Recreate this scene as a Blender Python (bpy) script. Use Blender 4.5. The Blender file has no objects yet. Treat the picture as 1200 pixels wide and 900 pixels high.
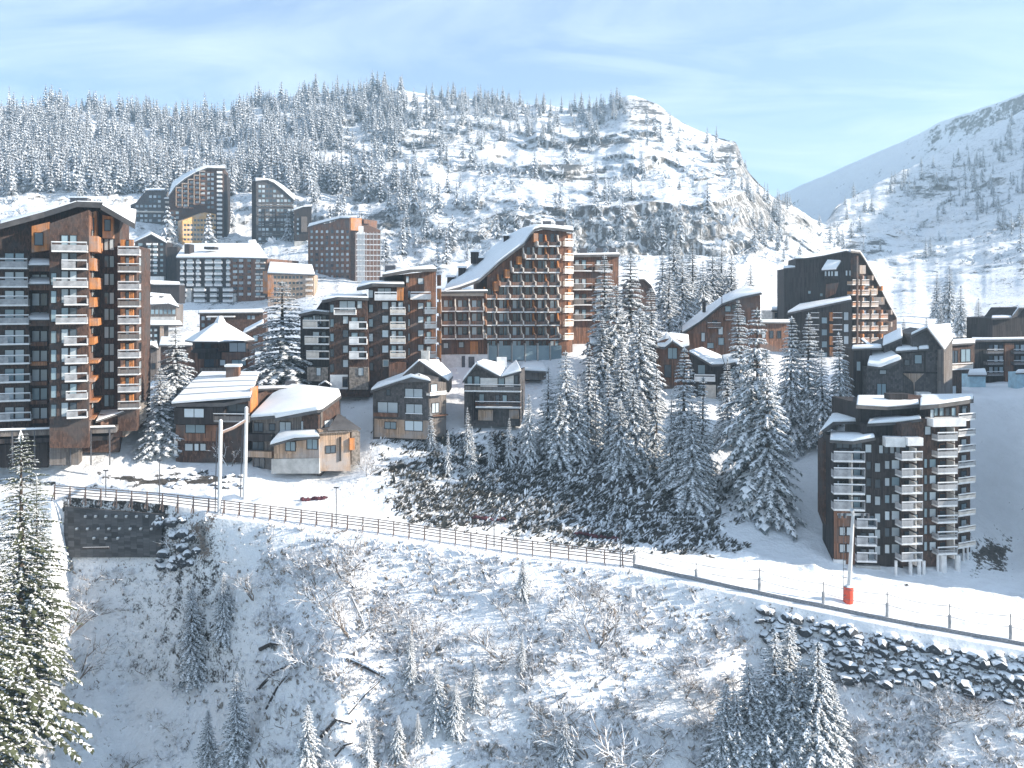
import bpy, bmesh, math, random
import numpy as np
from mathutils import Vector, Matrix

SC = bpy.context.scene
COL = SC.collection
random.seed(7)
RNG = np.random.default_rng(11)

# ---------------------------------------------------------------- camera
F, CX, HY, CAMZ = 1040.0, 600.0, 340.0, 100.0      # survey camera: focal length in 1200-px pixels, horizon row, height
cd = bpy.data.cameras.new("camera")
cam = bpy.data.objects.new("camera", cd)
COL.objects.link(cam)
cam.location = (0, 0, CAMZ)
cam.rotation_euler = (math.radians(90), 0, 0)
cd.sensor_width = 36.0
cd.lens = 36.0 * F / 1200.0
cd.shift_y = -(450.0 - HY) / 1200.0
cd.clip_start, cd.clip_end = 1.0, 9000.0
SC.camera = cam

# ---------------------------------------------------------------- daylight
SUN_EL = math.radians(22.5)
SUN_AZ = math.radians(96.0)                        # measured from +Y (view direction) towards +X (right)
sun_dir = Vector((math.sin(SUN_AZ) * math.cos(SUN_EL), math.cos(SUN_AZ) * math.cos(SUN_EL), math.sin(SUN_EL)))
sd = bpy.data.lights.new("sun", 'SUN')
sd.energy, sd.angle, sd.color = 5.0, math.radians(0.5), (1.0, 0.91, 0.79)
sun = bpy.data.objects.new("sun", sd)
COL.objects.link(sun)
sun.location = (300, -100, 500)
sun.rotation_euler = sun_dir.to_track_quat('Z', 'Y').to_euler()

W = bpy.data.worlds.new("World")
SC.world = W
W.use_nodes = True
nt = W.node_tree
for n in list(nt.nodes):
    nt.nodes.remove(n)
out = nt.nodes.new('ShaderNodeOutputWorld')
bg = nt.nodes.new('ShaderNodeBackground')
sky = nt.nodes.new('ShaderNodeTexSky')
sky.sky_type = 'NISHITA'
sky.sun_disc = False
sky.sun_elevation = SUN_EL
sky.sun_rotation = SUN_AZ
sky.altitude = 1800
sky.air_density, sky.dust_density, sky.ozone_density = 1.0, 0.4, 3.0
bg.inputs['Strength'].default_value = 0.095
# thin wind-drawn cirrus: stretched noise on the sky direction
tc = nt.nodes.new('ShaderNodeTexCoord')
sep = nt.nodes.new('ShaderNodeSeparateXYZ')
nt.links.new(tc.outputs['Generated'], sep.inputs[0])
zz = nt.nodes.new('ShaderNodeMath'); zz.operation = 'ADD'; zz.inputs[1].default_value = 0.12
nt.links.new(sep.outputs['Z'], zz.inputs[0])
dx = nt.nodes.new('ShaderNodeMath'); dx.operation = 'DIVIDE'
dy = nt.nodes.new('ShaderNodeMath'); dy.operation = 'DIVIDE'
nt.links.new(sep.outputs['X'], dx.inputs[0]); nt.links.new(zz.outputs[0], dx.inputs[1])
nt.links.new(sep.outputs['Y'], dy.inputs[0]); nt.links.new(zz.outputs[0], dy.inputs[1])
cmb = nt.nodes.new('ShaderNodeCombineXYZ')
nt.links.new(dx.outputs[0], cmb.inputs[0]); nt.links.new(dy.outputs[0], cmb.inputs[1])
mp = nt.nodes.new('ShaderNodeMapping')
mp.inputs['Rotation'].default_value = (0, 0, math.radians(52))
mp.inputs['Scale'].default_value = (0.75, 1.35, 1.0)
nt.links.new(cmb.outputs[0], mp.inputs[0])
nz = nt.nodes.new('ShaderNodeTexNoise')
nz.inputs['Scale'].default_value = 1.3; nz.inputs['Detail'].default_value = 10; nz.inputs['Roughness'].default_value = 0.60
nz.inputs['Distortion'].default_value = 0.9
nt.links.new(mp.outputs[0], nz.inputs['Vector'])
cr = nt.nodes.new('ShaderNodeMapRange')
cr.inputs[1].default_value, cr.inputs[2].default_value = 0.40, 0.70
cr.inputs[3].default_value, cr.inputs[4].default_value = 0.24, 0.68
nt.links.new(nz.outputs[0], cr.inputs[0])
mixc = nt.nodes.new('ShaderNodeMix'); mixc.data_type = 'RGBA'
nt.links.new(cr.outputs[0], mixc.inputs['Factor'])
tint = nt.nodes.new('ShaderNodeMix'); tint.data_type = 'RGBA'; tint.blend_type = 'MULTIPLY'
tint.inputs['Factor'].default_value = 1.0
tint.inputs['B'].default_value = (0.82, 0.94, 1.04, 1)      # cool alpine air
nt.links.new(sky.outputs[0], tint.inputs['A'])
nt.links.new(tint.outputs['Result'], mixc.inputs['A'])
mixc.inputs['B'].default_value = (5.3, 6.2, 6.9, 1)
nt.links.new(mixc.outputs['Result'], bg.inputs['Color'])
nt.links.new(bg.outputs[0], out.inputs['Surface'])

SC.view_settings.view_transform = 'Standard'
SC.view_settings.look = 'None'
SC.view_settings.exposure = 1.18
SC.view_settings.gamma = 1.0
SC.view_settings.use_curve_mapping = False
SC.render.engine = 'CYCLES'
SC.cycles.use_denoising = True
try:
    SC.cycles.denoiser = 'OPENIMAGEDENOISE'
except Exception:
    pass
SC.cycles.max_bounces = 5
SC.cycles.diffuse_bounces = 3
SC.cycles.glossy_bounces = 2
SC.cycles.transparent_max_bounces = 4
SC.cycles.volume_bounces = 0
SC.cycles.use_adaptive_sampling = True
SC.cycles.adaptive_threshold = 0.02


# ---------------------------------------------------------------- helpers
def P(px, py, D):
    """Point seen at photo pixel (px,py) that stands D metres in front of the camera."""
    return Vector(((px - CX) / F * D, D, CAMZ - (py - HY) / F * D))


def tag(o, label=None, cat=None, group=None, kind=None):
    if label: o['label'] = label
    if cat: o['category'] = cat
    if group: o['group'] = group
    if kind: o['kind'] = kind
    return o


def empty(name, loc, label, cat, group=None):
    o = bpy.data.objects.new(name, None)
    o.empty_display_size = 0.5
    o.location = loc
    COL.objects.link(o)
    return tag(o, label, cat, group)


def link(name, me, parent=None, mat4=None):
    o = bpy.data.objects.new(name, me)
    COL.objects.link(o)
    if parent is not None:
        o.parent = parent
    if mat4 is not None:
        o.matrix_local = mat4
    return o


class MB:
    """Collects faces and links them as ONE mesh object."""
    def __init__(s):
        s.v, s.f, s.m = [], [], []

    def quad(s, pts, m=0):
        b = len(s.v)
        s.v.extend([tuple(p) for p in pts])
        s.f.append(tuple(range(b, b + len(pts)))); s.m.append(m)

    def obox(s, o, a, b, c, m=0):
        """Box with corner o and edge vectors a, b, c."""
        o, a, b, c = Vector(o), Vector(a), Vector(b), Vector(c)
        k = len(s.v)
        for p in (o, o + a, o + a + b, o + b, o + c, o + a + c, o + a + b + c, o + b + c):
            s.v.append(tuple(p))
        fl = [(0, 3, 2, 1), (4, 5, 6, 7), (0, 1, 5, 4), (1, 2, 6, 5), (2, 3, 7, 6), (3, 0, 4, 7)]
        if a.cross(b).dot(c) < 0:
            fl = [t[::-1] for t in fl]
        for t in fl:
            s.f.append(tuple(k + i for i in t)); s.m.append(m)

    def box(s, x0, y0, z0, x1, y1, z1, m=0):
        s.obox((x0, y0, z0), (x1 - x0, 0, 0), (0, y1 - y0, 0), (0, 0, z1 - z0), m)

    def prism(s, pts, vec, m=0, mcap=None):
        """Polygon pts extruded by vec."""
        n = len(pts); k = len(s.v); vec = Vector(vec)
        pts = [Vector(p) for p in pts]
        nrm = Vector((0, 0, 0))
        for i in range(n):
            nrm += pts[i].cross(pts[(i + 1) % n])
        if nrm.dot(vec) > 0:
            pts = pts[::-1]
        for p in pts: s.v.append(tuple(p))
        for p in pts: s.v.append(tuple(p + vec))
        s.f.append(tuple(range(k, k + n))); s.m.append(m if mcap is None else mcap)
        s.f.append(tuple(range(k + 2 * n - 1, k + n - 1, -1))); s.m.append(m)
        for i in range(n):
            j = (i + 1) % n
            s.f.append((k + j, k + i, k + n + i, k + n + j)); s.m.append(m)

    def tube(s, pts, rad, n=6, m=0, caps=True):
        pts = [Vector(p) for p in pts]
        if not isinstance(rad, (list, tuple)): rad = [rad] * len(pts)
        k = len(s.v)
        for i, p in enumerate(pts):
            d = (pts[min(i + 1, len(pts) - 1)] - pts[max(i - 1, 0)])
            d = d.normalized() if d.length > 1e-9 else Vector((0, 0, 1))
            up = Vector((0, 0, 1)) if abs(d.z) < 0.9 else Vector((1, 0, 0))
            a = d.cross(up).normalized(); b = a.cross(d)
            for j in range(n):
                t = 2 * math.pi * j / n
                s.v.append(tuple(p + (a * math.cos(t) + b * math.sin(t)) * rad[i]))
        for i in range(len(pts) - 1):
            for j in range(n):
                q = (j + 1) % n
                s.f.append((k + i * n + j, k + i * n + q, k + (i + 1) * n + q, k + (i + 1) * n + j)); s.m.append(m)
        if caps:
            s.f.append(tuple(k + j for j in range(n - 1, -1, -1))); s.m.append(m)
            e = k + (len(pts) - 1) * n
            s.f.append(tuple(e + j for j in range(n))); s.m.append(m)

    def mesh(s, name, mats, off=(0, 0, 0), smooth=False):
        me = bpy.data.meshes.new(name)
        ox, oy, oz = off
        me.from_pydata([(x - ox, y - oy, z - oz) for x, y, z in s.v], [], s.f)
        for m in mats: me.materials.append(m)
        if len(mats) > 1:
            me.polygons.foreach_set('material_index', s.m)
        if smooth:
            me.polygons.foreach_set('use_smooth', [True] * len(s.f))
        me.update()
        return me

    def build(s, name, mats, root=None, parent=None, smooth=False):
        """World-coordinate geometry -> child of parent (default root); root gives the local origin."""
        if not isinstance(mats, (list, tuple)): mats = [mats]
        off = tuple(root.location) if root is not None else (0, 0, 0)
        return link(name, s.mesh(name, mats, off, smooth), parent if parent is not None else root)


def solo(name, mb, mats, loc, label, cat, group=None, kind=None, smooth=False):
    """A thing that is one mesh, its origin at loc."""
    if not isinstance(mats, (list, tuple)): mats = [mats]
    o = link(name, mb.mesh(name, mats, tuple(loc), smooth))
    o.location = loc
    return tag(o, label, cat, group, kind)


# ---------------------------------------------------------------- noise in numpy
_perm = RNG.permutation(512)
_val = RNG.random(512)


def _h(ix, iy):
    return _val[_perm[(_perm[ix & 511] + iy) & 511]]


def vnoise(x, y):
    ix, iy = np.floor(x).astype(np.int64), np.floor(y).astype(np.int64)
    fx, fy = x - ix, y - iy
    fx, fy = fx * fx * (3 - 2 * fx), fy * fy * (3 - 2 * fy)
    a, b, c, d = _h(ix, iy), _h(ix + 1, iy), _h(ix, iy + 1), _h(ix + 1, iy + 1)
    return (a + (b - a) * fx) * (1 - fy) + (c + (d - c) * fx) * fy


def fbm(x, y, oct=4, gain=0.5):
    s, a, t = 0.0, 1.0, 0.0
    for k in range(oct):
        s = s + a * (vnoise(x * 2 ** k + 17.3 * k, y * 2 ** k + 9.1 * k) - 0.5); t += a; a *= gain
    return s / t * 2


# ---------------------------------------------------------------- materials
def newmat(name):
    m = bpy.data.materials.new(name)
    m.use_nodes = True
    nt = m.node_tree
    return m, nt, nt.nodes['Principled BSDF']


def N(nt, typ, **kw):
    n = nt.nodes.new(typ)
    for k, v in kw.items():
        if isinstance(k, str) and hasattr(n, k): setattr(n, k, v)
    return n


def noise(nt, scale, detail=4, rough=0.55, vec=None, dist=0.0):
    n = nt.nodes.new('ShaderNodeTexNoise')
    n.inputs['Scale'].default_value = scale; n.inputs['Detail'].default_value = detail
    n.inputs['Roughness'].default_value = rough; n.inputs['Distortion'].default_value = dist
    if vec is not None: nt.links.new(vec, n.inputs['Vector'])
    return n.outputs[0]


def rng(nt, v, a, b, c=0.0, d=1.0, smooth=True):
    n = nt.nodes.new('ShaderNodeMapRange')
    if smooth: n.interpolation_type = 'SMOOTHSTEP'
    n.inputs[1].default_value, n.inputs[2].default_value = a, b
    n.inputs[3].default_value, n.inputs[4].default_value = c, d
    nt.links.new(v, n.inputs[0])
    return n.outputs[0]


def mix(nt, fac, a, b):
    n = nt.nodes.new('ShaderNodeMix'); n.data_type = 'RGBA'
    for sock, v in ((n.inputs['Factor'], fac), (n.inputs['A'], a), (n.inputs['B'], b)):
        if hasattr(v, 'is_linked') or hasattr(v, 'links'): nt.links.new(v, sock)
        elif isinstance(v, (int, float)): sock.default_value = v
        else: sock.default_value = (*v, 1) if len(v) == 3 else v
    return n.outputs['Result']


def mth(nt, op, a, b=None):
    n = nt.nodes.new('ShaderNodeMath'); n.operation = op
    for i, v in enumerate((a, b)):
        if v is None: continue
        if isinstance(v, (int, float)): n.inputs[i].default_value = v
        else: nt.links.new(v, n.inputs[i])
    return n.outputs[0]


def coords(nt, kind='Object'):
    return nt.nodes.new('ShaderNodeTexCoord').outputs[kind]


def bump(nt, bsdf, h, dist, strength=1.0):
    n = nt.nodes.new('ShaderNodeBump')
    n.inputs['Distance'].default_value = dist; n.inputs['Strength'].default_value = strength
    nt.links.new(h, n.inputs['Height'])
    nt.links.new(n.outputs[0], bsdf.inputs['Normal'])


def mat_plain(name, col, rough=0.6, var=0.25, scale=1.5, spec=0.3, metal=0.0):
    m, nt, b = newmat(name)
    c = coords(nt)
    n = noise(nt, scale, 5, 0.6, c)
    d = tuple(max(0, x * (1 - var)) for x in col); l = tuple(min(1, x * (1 + var)) for x in col)
    nt.links.new(mix(nt, rng(nt, n, 0.3, 0.7), d, l), b.inputs['Base Color'])
    b.inputs['Roughness'].default_value = rough
    b.inputs['Specular IOR Level'].default_value = spec
    b.inputs['Metallic'].default_value = metal
    return m


def mat_wood(name, col, board=0.16, tall=1.0, var=0.45, frost=0.0):
    """Weathered shingles or boards: a brick pattern run over both horizontal axes."""
    m, nt, b = newmat(name)
    c = coords(nt)
    sx = nt.nodes.new('ShaderNodeSeparateXYZ'); nt.links.new(c, sx.inputs[0])
    u = mth(nt, 'ADD', mth(nt, 'MULTIPLY', sx.outputs[0], 0.86), mth(nt, 'MULTIPLY', sx.outputs[1], 0.62))
    cb = nt.nodes.new('ShaderNodeCombineXYZ')
    nt.links.new(sx.outputs[2], cb.inputs[0]); nt.links.new(u, cb.inputs[1])
    br = nt.nodes.new('ShaderNodeTexBrick')
    nt.links.new(cb.outputs[0], br.inputs['Vector'])
    br.inputs['Scale'].default_value = 1.0
    br.inputs['Brick Width'].default_value = tall; br.inputs['Row Height'].default_value = board
    br.inputs['Mortar Size'].default_value = 0.012; br.inputs['Mortar Smooth'].default_value = 0.3
    br.inputs['Color1'].default_value = (*[x * (1 - var) for x in col], 1)
    br.inputs['Color2'].default_value = (*[x * (1 + var) for x in col], 1)
    br.inputs['Mortar'].default_value = (*[x * 0.35 for x in col], 1)
    n = noise(nt, 0.22, 5, 0.65, c)
    grey = tuple(sum(col) / 3 * k for k in (1.15, 1.1, 1.1))
    colr = mix(nt, rng(nt, n, 0.42, 0.68, 0, 0.75), br.outputs['Color'], grey)
    if frost:
        g = nt.nodes.new('ShaderNodeNewGeometry')
        sg = nt.nodes.new('ShaderNodeSeparateXYZ'); nt.links.new(g.outputs['Normal'], sg.inputs[0])
        colr = mix(nt, rng(nt, sg.outputs[2], 0.35, 0.6), colr, (0.84, 0.86, 0.88))
    nt.links.new(colr, b.inputs['Base Color'])
    b.inputs['Roughness'].default_value = 0.75
    b.inputs['Specular IOR Level'].default_value = 0.2
    bump(nt, b, br.outputs['Fac'], -0.02, 0.8)
    return m


def mat_snowy(name, under, lo=0.25, hi=0.6, snowc=(0.86, 0.87, 0.89), scale=2.0, amt=0.35, rough=0.7):
    """Something rough with snow lying on whatever faces up."""
    m, nt, b = newmat(name)
    c = coords(nt)
    g = nt.nodes.new('ShaderNodeNewGeometry')
    sg = nt.nodes.new('ShaderNodeSeparateXYZ'); nt.links.new(g.outputs['Normal'], sg.inputs[0])
    n = noise(nt, scale, 5, 0.65, c)
    k = mth(nt, 'ADD', sg.outputs[2], mth(nt, 'MULTIPLY', mth(nt, 'SUBTRACT', n, 0.5), amt * 2))
    n2 = noise(nt, scale * 3, 4, 0.6, c)
    base = mix(nt, rng(nt, n2, 0.3, 0.7), tuple(x * 0.6 for x in under), tuple(min(1, x * 1.4) for x in under))
    nt.links.new(mix(nt, rng(nt, k, lo, hi), base, snowc), b.inputs['Base Color'])
    b.inputs['Roughness'].default_value = rough
    b.inputs['Specular IOR Level'].default_value = 0.2
    bump(nt, b, n2, 0.08, 0.6)
    return m


def mat_snow(name, col=(0.88, 0.89, 0.91), scale=0.8, dist=0.06):
    m, nt, b = newmat(name)
    c = coords(nt)
    n = noise(nt, scale, 6, 0.6, c)
    nt.links.new(mix(nt, rng(nt, n, 0.3, 0.7), tuple(x * 0.95 for x in col), col), b.inputs['Base Color'])
    b.inputs['Roughness'].default_value = 0.65
    b.inputs['Specular IOR Level'].default_value = 0.2
    bump(nt, b, n, dist, 0.7)
    return m


def mat_glass(name, col, rough, var=0.4):
    m, nt, b = newmat(name)
    info = nt.nodes.new('ShaderNodeObjectInfo')
    d = tuple(x * (1 - var) for x in col); l = tuple(min(1, x * (1 + var)) for x in col)
    c = coords(nt)
    n = noise(nt, 0.8, 2, 0.5, c)
    f = mth(nt, 'ADD', mth(nt, 'MULTIPLY', info.outputs['Random'], 0.75), mth(nt, 'MULTIPLY', n, 0.3))
    nt.links.new(mix(nt, f, d, l), b.inputs['Base Color'])
    b.inputs['Roughness'].default_value = rough
    b.inputs['Specular IOR Level'].default_value = 0.6
    return m


M = {}
M['snow'] = mat_snow('snow')
M['roofsnow'] = mat_snow('roof_snow', (0.88, 0.89, 0.90), 0.5, 0.10)
M['dark'] = mat_wood('dark_shingle', (0.092, 0.053, 0.040), 0.18, 0.5)
M['black'] = mat_wood('tarred_board', (0.042, 0.035, 0.035), 0.2, 2.6)
M['mid'] = mat_wood('brown_board', (0.19, 0.095, 0.060), 0.16, 2.2)
M['orange'] = mat_wood('fresh_larch_board', (0.50, 0.20, 0.065), 0.15, 2.4, 0.3)
M['grey'] = mat_wood('weathered_board', (0.17, 0.145, 0.13), 0.16, 2.2, 0.35)
M['tan'] = mat_wood('pale_board', (0.42, 0.29, 0.20), 0.14, 2.2, 0.3)
M['slate'] = mat_wood('grey_shingle', (0.095, 0.088, 0.088), 0.25, 0.45, 0.4)
M['white'] = mat_plain('white_paint', (0.72, 0.71, 0.70), 0.55, 0.12, 1.2)
M['cream'] = mat_plain('cream_panel', (0.62, 0.56, 0.50), 0.6, 0.18, 1.0)
M['rail'] = mat_plain('grey_rail_panel', (0.33, 0.33, 0.34), 0.6, 0.25, 1.2)
M['kerb'] = mat_snowy('frosted_kerb_timber', (0.24, 0.24, 0.25), 0.2, 0.9, amt=0.4, scale=2)
M['gold'] = mat_wood('golden_larch_board', (0.62, 0.37, 0.16), 0.15, 2.4, 0.2)
M['stone'] = mat_plain('rubble_stone', (0.23, 0.20, 0.175), 0.85, 0.5, 2.2)
M['concrete'] = mat_plain('concrete', (0.46, 0.45, 0.43), 0.8, 0.2, 0.8)
M['pane_light'] = mat_glass('curtained_glass', (0.42, 0.47, 0.50), 0.18)
M['pane_dark'] = mat_glass('dark_glass', (0.05, 0.065, 0.08), 0.06, 0.7)
M['pane_blue'] = mat_glass('blue_glass', (0.22, 0.30, 0.34), 0.10)
M['steel'] = mat_plain('galvanised_steel', (0.50, 0.51, 0.52), 0.45, 0.15, 3.0, 0.5, 0.5)
M['pole'] = mat_plain('pale_grey_pole', (0.60, 0.60, 0.60), 0.5, 0.1, 1.0)
M['darksteel'] = mat_plain('dark_steel', (0.10, 0.10, 0.11), 0.5, 0.2, 2.0)
M['red'] = mat_plain('red_pad', (0.62, 0.09, 0.05), 0.6, 0.2, 1.5)
M['rednet'] = mat_plain('red_netting', (0.10, 0.032, 0.042), 0.8, 0.4, 3.0)
M['metalroof'] = mat_plain('dark_roof_sheet', (0.09, 0.085, 0.085), 0.5, 0.3, 0.6)
M['tarp'] = mat_plain('pale_blue_sheet', (0.40, 0.58, 0.66), 0.5, 0.15, 1.0)
M['bark'] = mat_plain('bark', (0.065, 0.048, 0.038), 0.9, 0.45, 3.0)
M['fence'] = mat_snowy('fence_wood', (0.22, 0.16, 0.135), 0.55, 0.9, amt=0.2, scale=3)
M['rock'] = mat_snowy('boulder_rock', (0.055, 0.060, 0.068), 0.28, 0.62, scale=1.8, amt=0.5)
M['log'] = mat_snowy('log_bark', (0.05, 0.042, 0.04), 0.55, 0.85, scale=1.6, amt=0.2)
M['wallstone'] = mat_wood('retaining_wall_block', (0.085, 0.085, 0.088), 0.75, 0.42, 0.5)
# ---------------------------------------------------------------- terrain: control lines (photo column, row, distance) from the valley side up to the skyline
def poly(lst):
    a = np.array(lst, float)
    return lambda px: np.array([np.interp(px, a[:, 0], a[:, k]) for k in (1, 2)])


def smooth_line(px, arr, sig):
    """Gaussian smoothing along the (unevenly spaced) columns."""
    g = np.arange(px[0], px[-1] + 1, 1.0)
    r = np.interp(g, px, arr)
    w = int(sig * 3)
    k = np.exp(-0.5 * (np.arange(-w, w + 1) / sig) ** 2); k /= k.sum()
    r = np.convolve(np.pad(r, w, mode='edge'), k, 'valid')
    return np.interp(px, g, r)


LINES = dict(
 L0=[(-600,1010,104),(0,1010,96),(60,1010,99),(150,1010,103),(250,1010,100),(330,1010,94),(400,1010,91),(450,1010,92),(650,1010,92),(850,1010,91),(1000,1010,90),(1200,1010,86),(1900,1010,76)],
 L1=[(-600,800,110),(0,800,107),(60,800,118),(150,800,124.5),(250,800,120.5),(330,800,108),(395,800,101),(450,800,104.5),(650,800,103),(850,790,104),(900,780,107),(1000,798,103),(1200,822,99),(1900,900,88)],
 L2=[(-600,550,145),(-217,559,140),(70,582,130),(190,591,128),(300,604,126),(450,623,123),(600,645,120),(740,662,117),(900,697,111),(1050,728,106.5),(1200,755,103),(1730,832,92),(1900,850,89)],
 L3=[(-600,540,153),(-217,549,148),(70,571,137),(190,580,135.5),(300,591,133),(450,604,132),(600,619,131),(740,641,126),(900,664,122.5),(1000,680,119.5),(1050,689,118),(1130,695,118),(1200,710,116),(1730,780,106),(1900,800,103)],
 L4=[(-600,525,165),(-200,525,160),(0,533,146),(60,541,142),(120,542,143),(200,538,147),(300,553,144),(400,547,147),(440,513,151),(530,508,153),(610,502,155),(700,505,157),(800,500,158),(860,520,153),(900,560,146),(960,610,135),(1000,668,123),(1140,668,124),(1200,640,131),(1220,610,130),(1275,400,123),(1450,335,141),(1900,340,150)],  # unseen knoll past the right edge, raised to shade the tower and slope
 L5=[(-600,490,180),(0,500,153),(130,497,153),(200,480,158),(330,455,168),(440,455,169),(515,430,179),(690,412,188),(760,440,182),(870,450,180),(960,480,160),(1000,470,154),(1140,466,155),(1200,464,157),(1220,455,157),(1285,365,158),(1450,330,165),(1900,330,180)],
 L6=[(-600,380,330),(0,380,330),(170,388,330),(300,388,330),(360,374,320),(450,348,330),(520,338,320),(700,345,260),(760,345,280),(850,342,300),(920,395,260),(1050,400,250),(1130,395,280),(1200,375,300),(1900,300,300)],
 L7=[(-600,258,520),(0,255,500),(100,252,510),(200,288,490),(300,295,480),(350,292,470),(450,332,420),(520,322,420),(600,296,450),(680,296,470),(850,298,470),(900,300,480),(960,330,440),(1050,350,400),(1130,330,420),(1200,300,450),(1900,220,420)],
 L8=[(-600,205,600),(0,212,610),(200,205,620),(400,205,620),(520,228,545),(600,236,505),(650,238,492),(780,238,490),(850,235,500),(880,225,560),(930,248,640),(980,275,640),(1050,300,580),(1130,272,600),(1200,240,640),(1900,150,560)],
 L9=[(-600,110,850),(0,122,850),(100,125,860),(200,140,860),(270,130,880),(320,113,900),(400,108,900),(470,106,900),(520,112,900),(600,124,880),(690,130,850),(735,113,830),(760,119,820),(800,143,800),(838,160,780),(864,168,770),(873,198,755),(885,215,755),(910,233,755),(940,250,760),(965,262,770),(990,235,850),(1040,208,900),(1090,183,950),(1130,163,980),(1200,130,1000),(1400,90,1000),(1900,110,1000)],
)
NAMES = ['L0', 'L1', 'Lw', 'L2', 'L3', 'L4', 'L5', 'L6', 'L7', 'L8', 'L9', 'L10']
ROWS = [95, 125, 8, 36, 60, 46, 36, 46, 76, 130, 8]
cols = np.concatenate([np.arange(-600, -40, 14), np.arange(-40, 1240, 2.0), np.arange(1240, 1901, 14)])
PXc = cols.astype(float)
ctrl = {}
for k in LINES:
    a = poly(LINES[k])(PXc)
    sg = 7 if k in ('L2', 'L3') else (3 if k == 'L9' else 12)
    ctrl[k] = np.array([smooth_line(PXc, a[0], sg), smooth_line(PXc, a[1], sg)])
# skyline and cliff lines get natural wobble
wob = fbm(PXc / 23.0, PXc * 0 + 3.3, 4, 0.6)
ctrl['L9'][0] += 3.5 * wob
ctrl['L8'][0] += 6 * fbm(PXc / 31.0, PXc * 0 + 8.1, 4, 0.55)
ctrl['L7'][0] += 4 * fbm(PXc / 28.0, PXc * 0 + 5.1, 4, 0.55)
# shoulder / retaining wall / boulder bank below the road
lw = ctrl['L2'].copy()
lw[0] += 8; lw[1] -= 2.2
wallm = np.interp(PXc, [62, 82, 188, 240], [0, 1, 1, 0])
lw[0] = lw[0] * (1 - wallm) + 650 * wallm
lw[1] = lw[1] * (1 - wallm) + (ctrl['L2'][1] - 0.3) * wallm
ctrl['Lw'] = lw
l10 = ctrl['L9'].copy(); l10[1] += 160; l10[0] += 45
ctrl['L10'] = l10

py_rows, D_rows, seg_rows = [], [], []
for i in range(len(NAMES) - 1):
    a, b = ctrl[NAMES[i]], ctrl[NAMES[i + 1]]
    n = ROWS[i]
    for j in range(n + (1 if i == len(NAMES) - 2 else 0)):
        t = j / n
        T = np.full_like(PXc, t)
        if NAMES[i] == 'L8':          # stepped crags and ledges towards the skyline
            for kk, am in ((3.0, 0.85), (7.0, 0.55)):
                ph = 1.6 * fbm(PXc / 80.0, PXc * 0 + kk + 2.5 * t, 4, 0.6)
                amp = am * np.interp(PXc, [300, 430, 860, 900, 980, 1200], [0.35, 1, 1, 0.5, 0.7, 0.8]) * np.clip(0.55 + 1.3 * fbm(PXc / 70.0 + 40, PXc * 0 + kk * 3 + 5 * t, 3), 0, 1.15)
                T = T - amp * np.sin(2 * math.pi * (kk * t) + ph * 3.0) / (2 * math.pi * kk) * min(1, 6 * t) * min(1, 6 * (1 - t))
        if NAMES[i] == 'L7':
            T = T - 0.5 * np.sin(2 * math.pi * 2 * t + 3 * fbm(PXc / 60.0, PXc * 0 + 1, 3)) / (4 * math.pi) * min(1, 6 * t) * min(1, 6 * (1 - t))
        py_rows.append(a[0] + (b[0] - a[0]) * t)
        D_rows.append(a[1] + (b[1] - a[1]) * T)
        seg_rows.append(i)
PY = np.array(py_rows); DD = np.array(D_rows); SEG = np.array(seg_rows)
X = (PXc[None, :] - CX) / F * DD
Y = DD.copy()
Z = CAMZ - (PY - HY) / F * DD

# relief
near = np.interp(np.arange(len(SEG)), [0, 1], [1, 1])
s_of = SEG[:, None] * np.ones_like(X)
amp_l = np.where(s_of <= 1, 0.9, np.where(s_of <= 3, 0.0, np.where(s_of <= 6, 0.9, np.where(s_of <= 7, 2.5, 5.0))))
row_t = np.concatenate([np.arange(n + (1 if i == len(ROWS) - 1 else 0)) / n for i, n in enumerate(ROWS)])[:, None]
edge = np.ones_like(X)
edge = np.where(s_of == 1, np.clip((1 - row_t) * 6, 0, 1), edge)
edge = np.where(s_of == 2, 0, edge)
edge = np.where(s_of == 4, np.clip(row_t * 4, 0, 1), edge)
edge = np.where(s_of >= 9, np.clip((1 - row_t) * 4, 0.15, 1), edge)
big = fbm(X / 22.0, Y / 22.0, 4)
big_far = fbm(X / 70.0, Z / 38.0 + Y / 150.0, 5, 0.6)
small = fbm(X / 3.1, Y / 3.1, 3)
Z = Z + edge * np.where(s_of <= 6, amp_l * big + (0.28 + 0.22 * (s_of == 0)) * small, amp_l * big_far * 1.1)
# ploughed bank along the inner edge of the road
Z = Z + np.where(s_of == 4, np.exp(-((row_t - 0.07) / 0.05) ** 2) * np.clip(0.55 + 0.9 * fbm(X / 2.2, Y / 2.2, 3), 0, 2) * 0.8, 0)
# vehicle ruts and groomed ridges along the road
wig = 0.05 * np.interp(PXc, [0, 300, 700, 1200], [0.3, -0.4, 0.5, -0.2])[None, :]
for c0_, dp in ((0.22, .10), (0.34, .10), (0.55, .12), (0.67, .12), (0.80, .05)):
    Z = Z - np.where(s_of == 3, np.exp(-((row_t - c0_ - wig) / 0.018) ** 2) * dp * (0.7 + 0.6 * vnoise(X / 1.7, Y / 3.0)), 0)
Z = Z + np.where(s_of == 3, 0.05 * fbm(X / 0.9, Y / 0.9, 2) * np.clip(8 * row_t, 0, 1) * np.clip(8 * (1 - row_t), 0, 1), 0)
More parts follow.
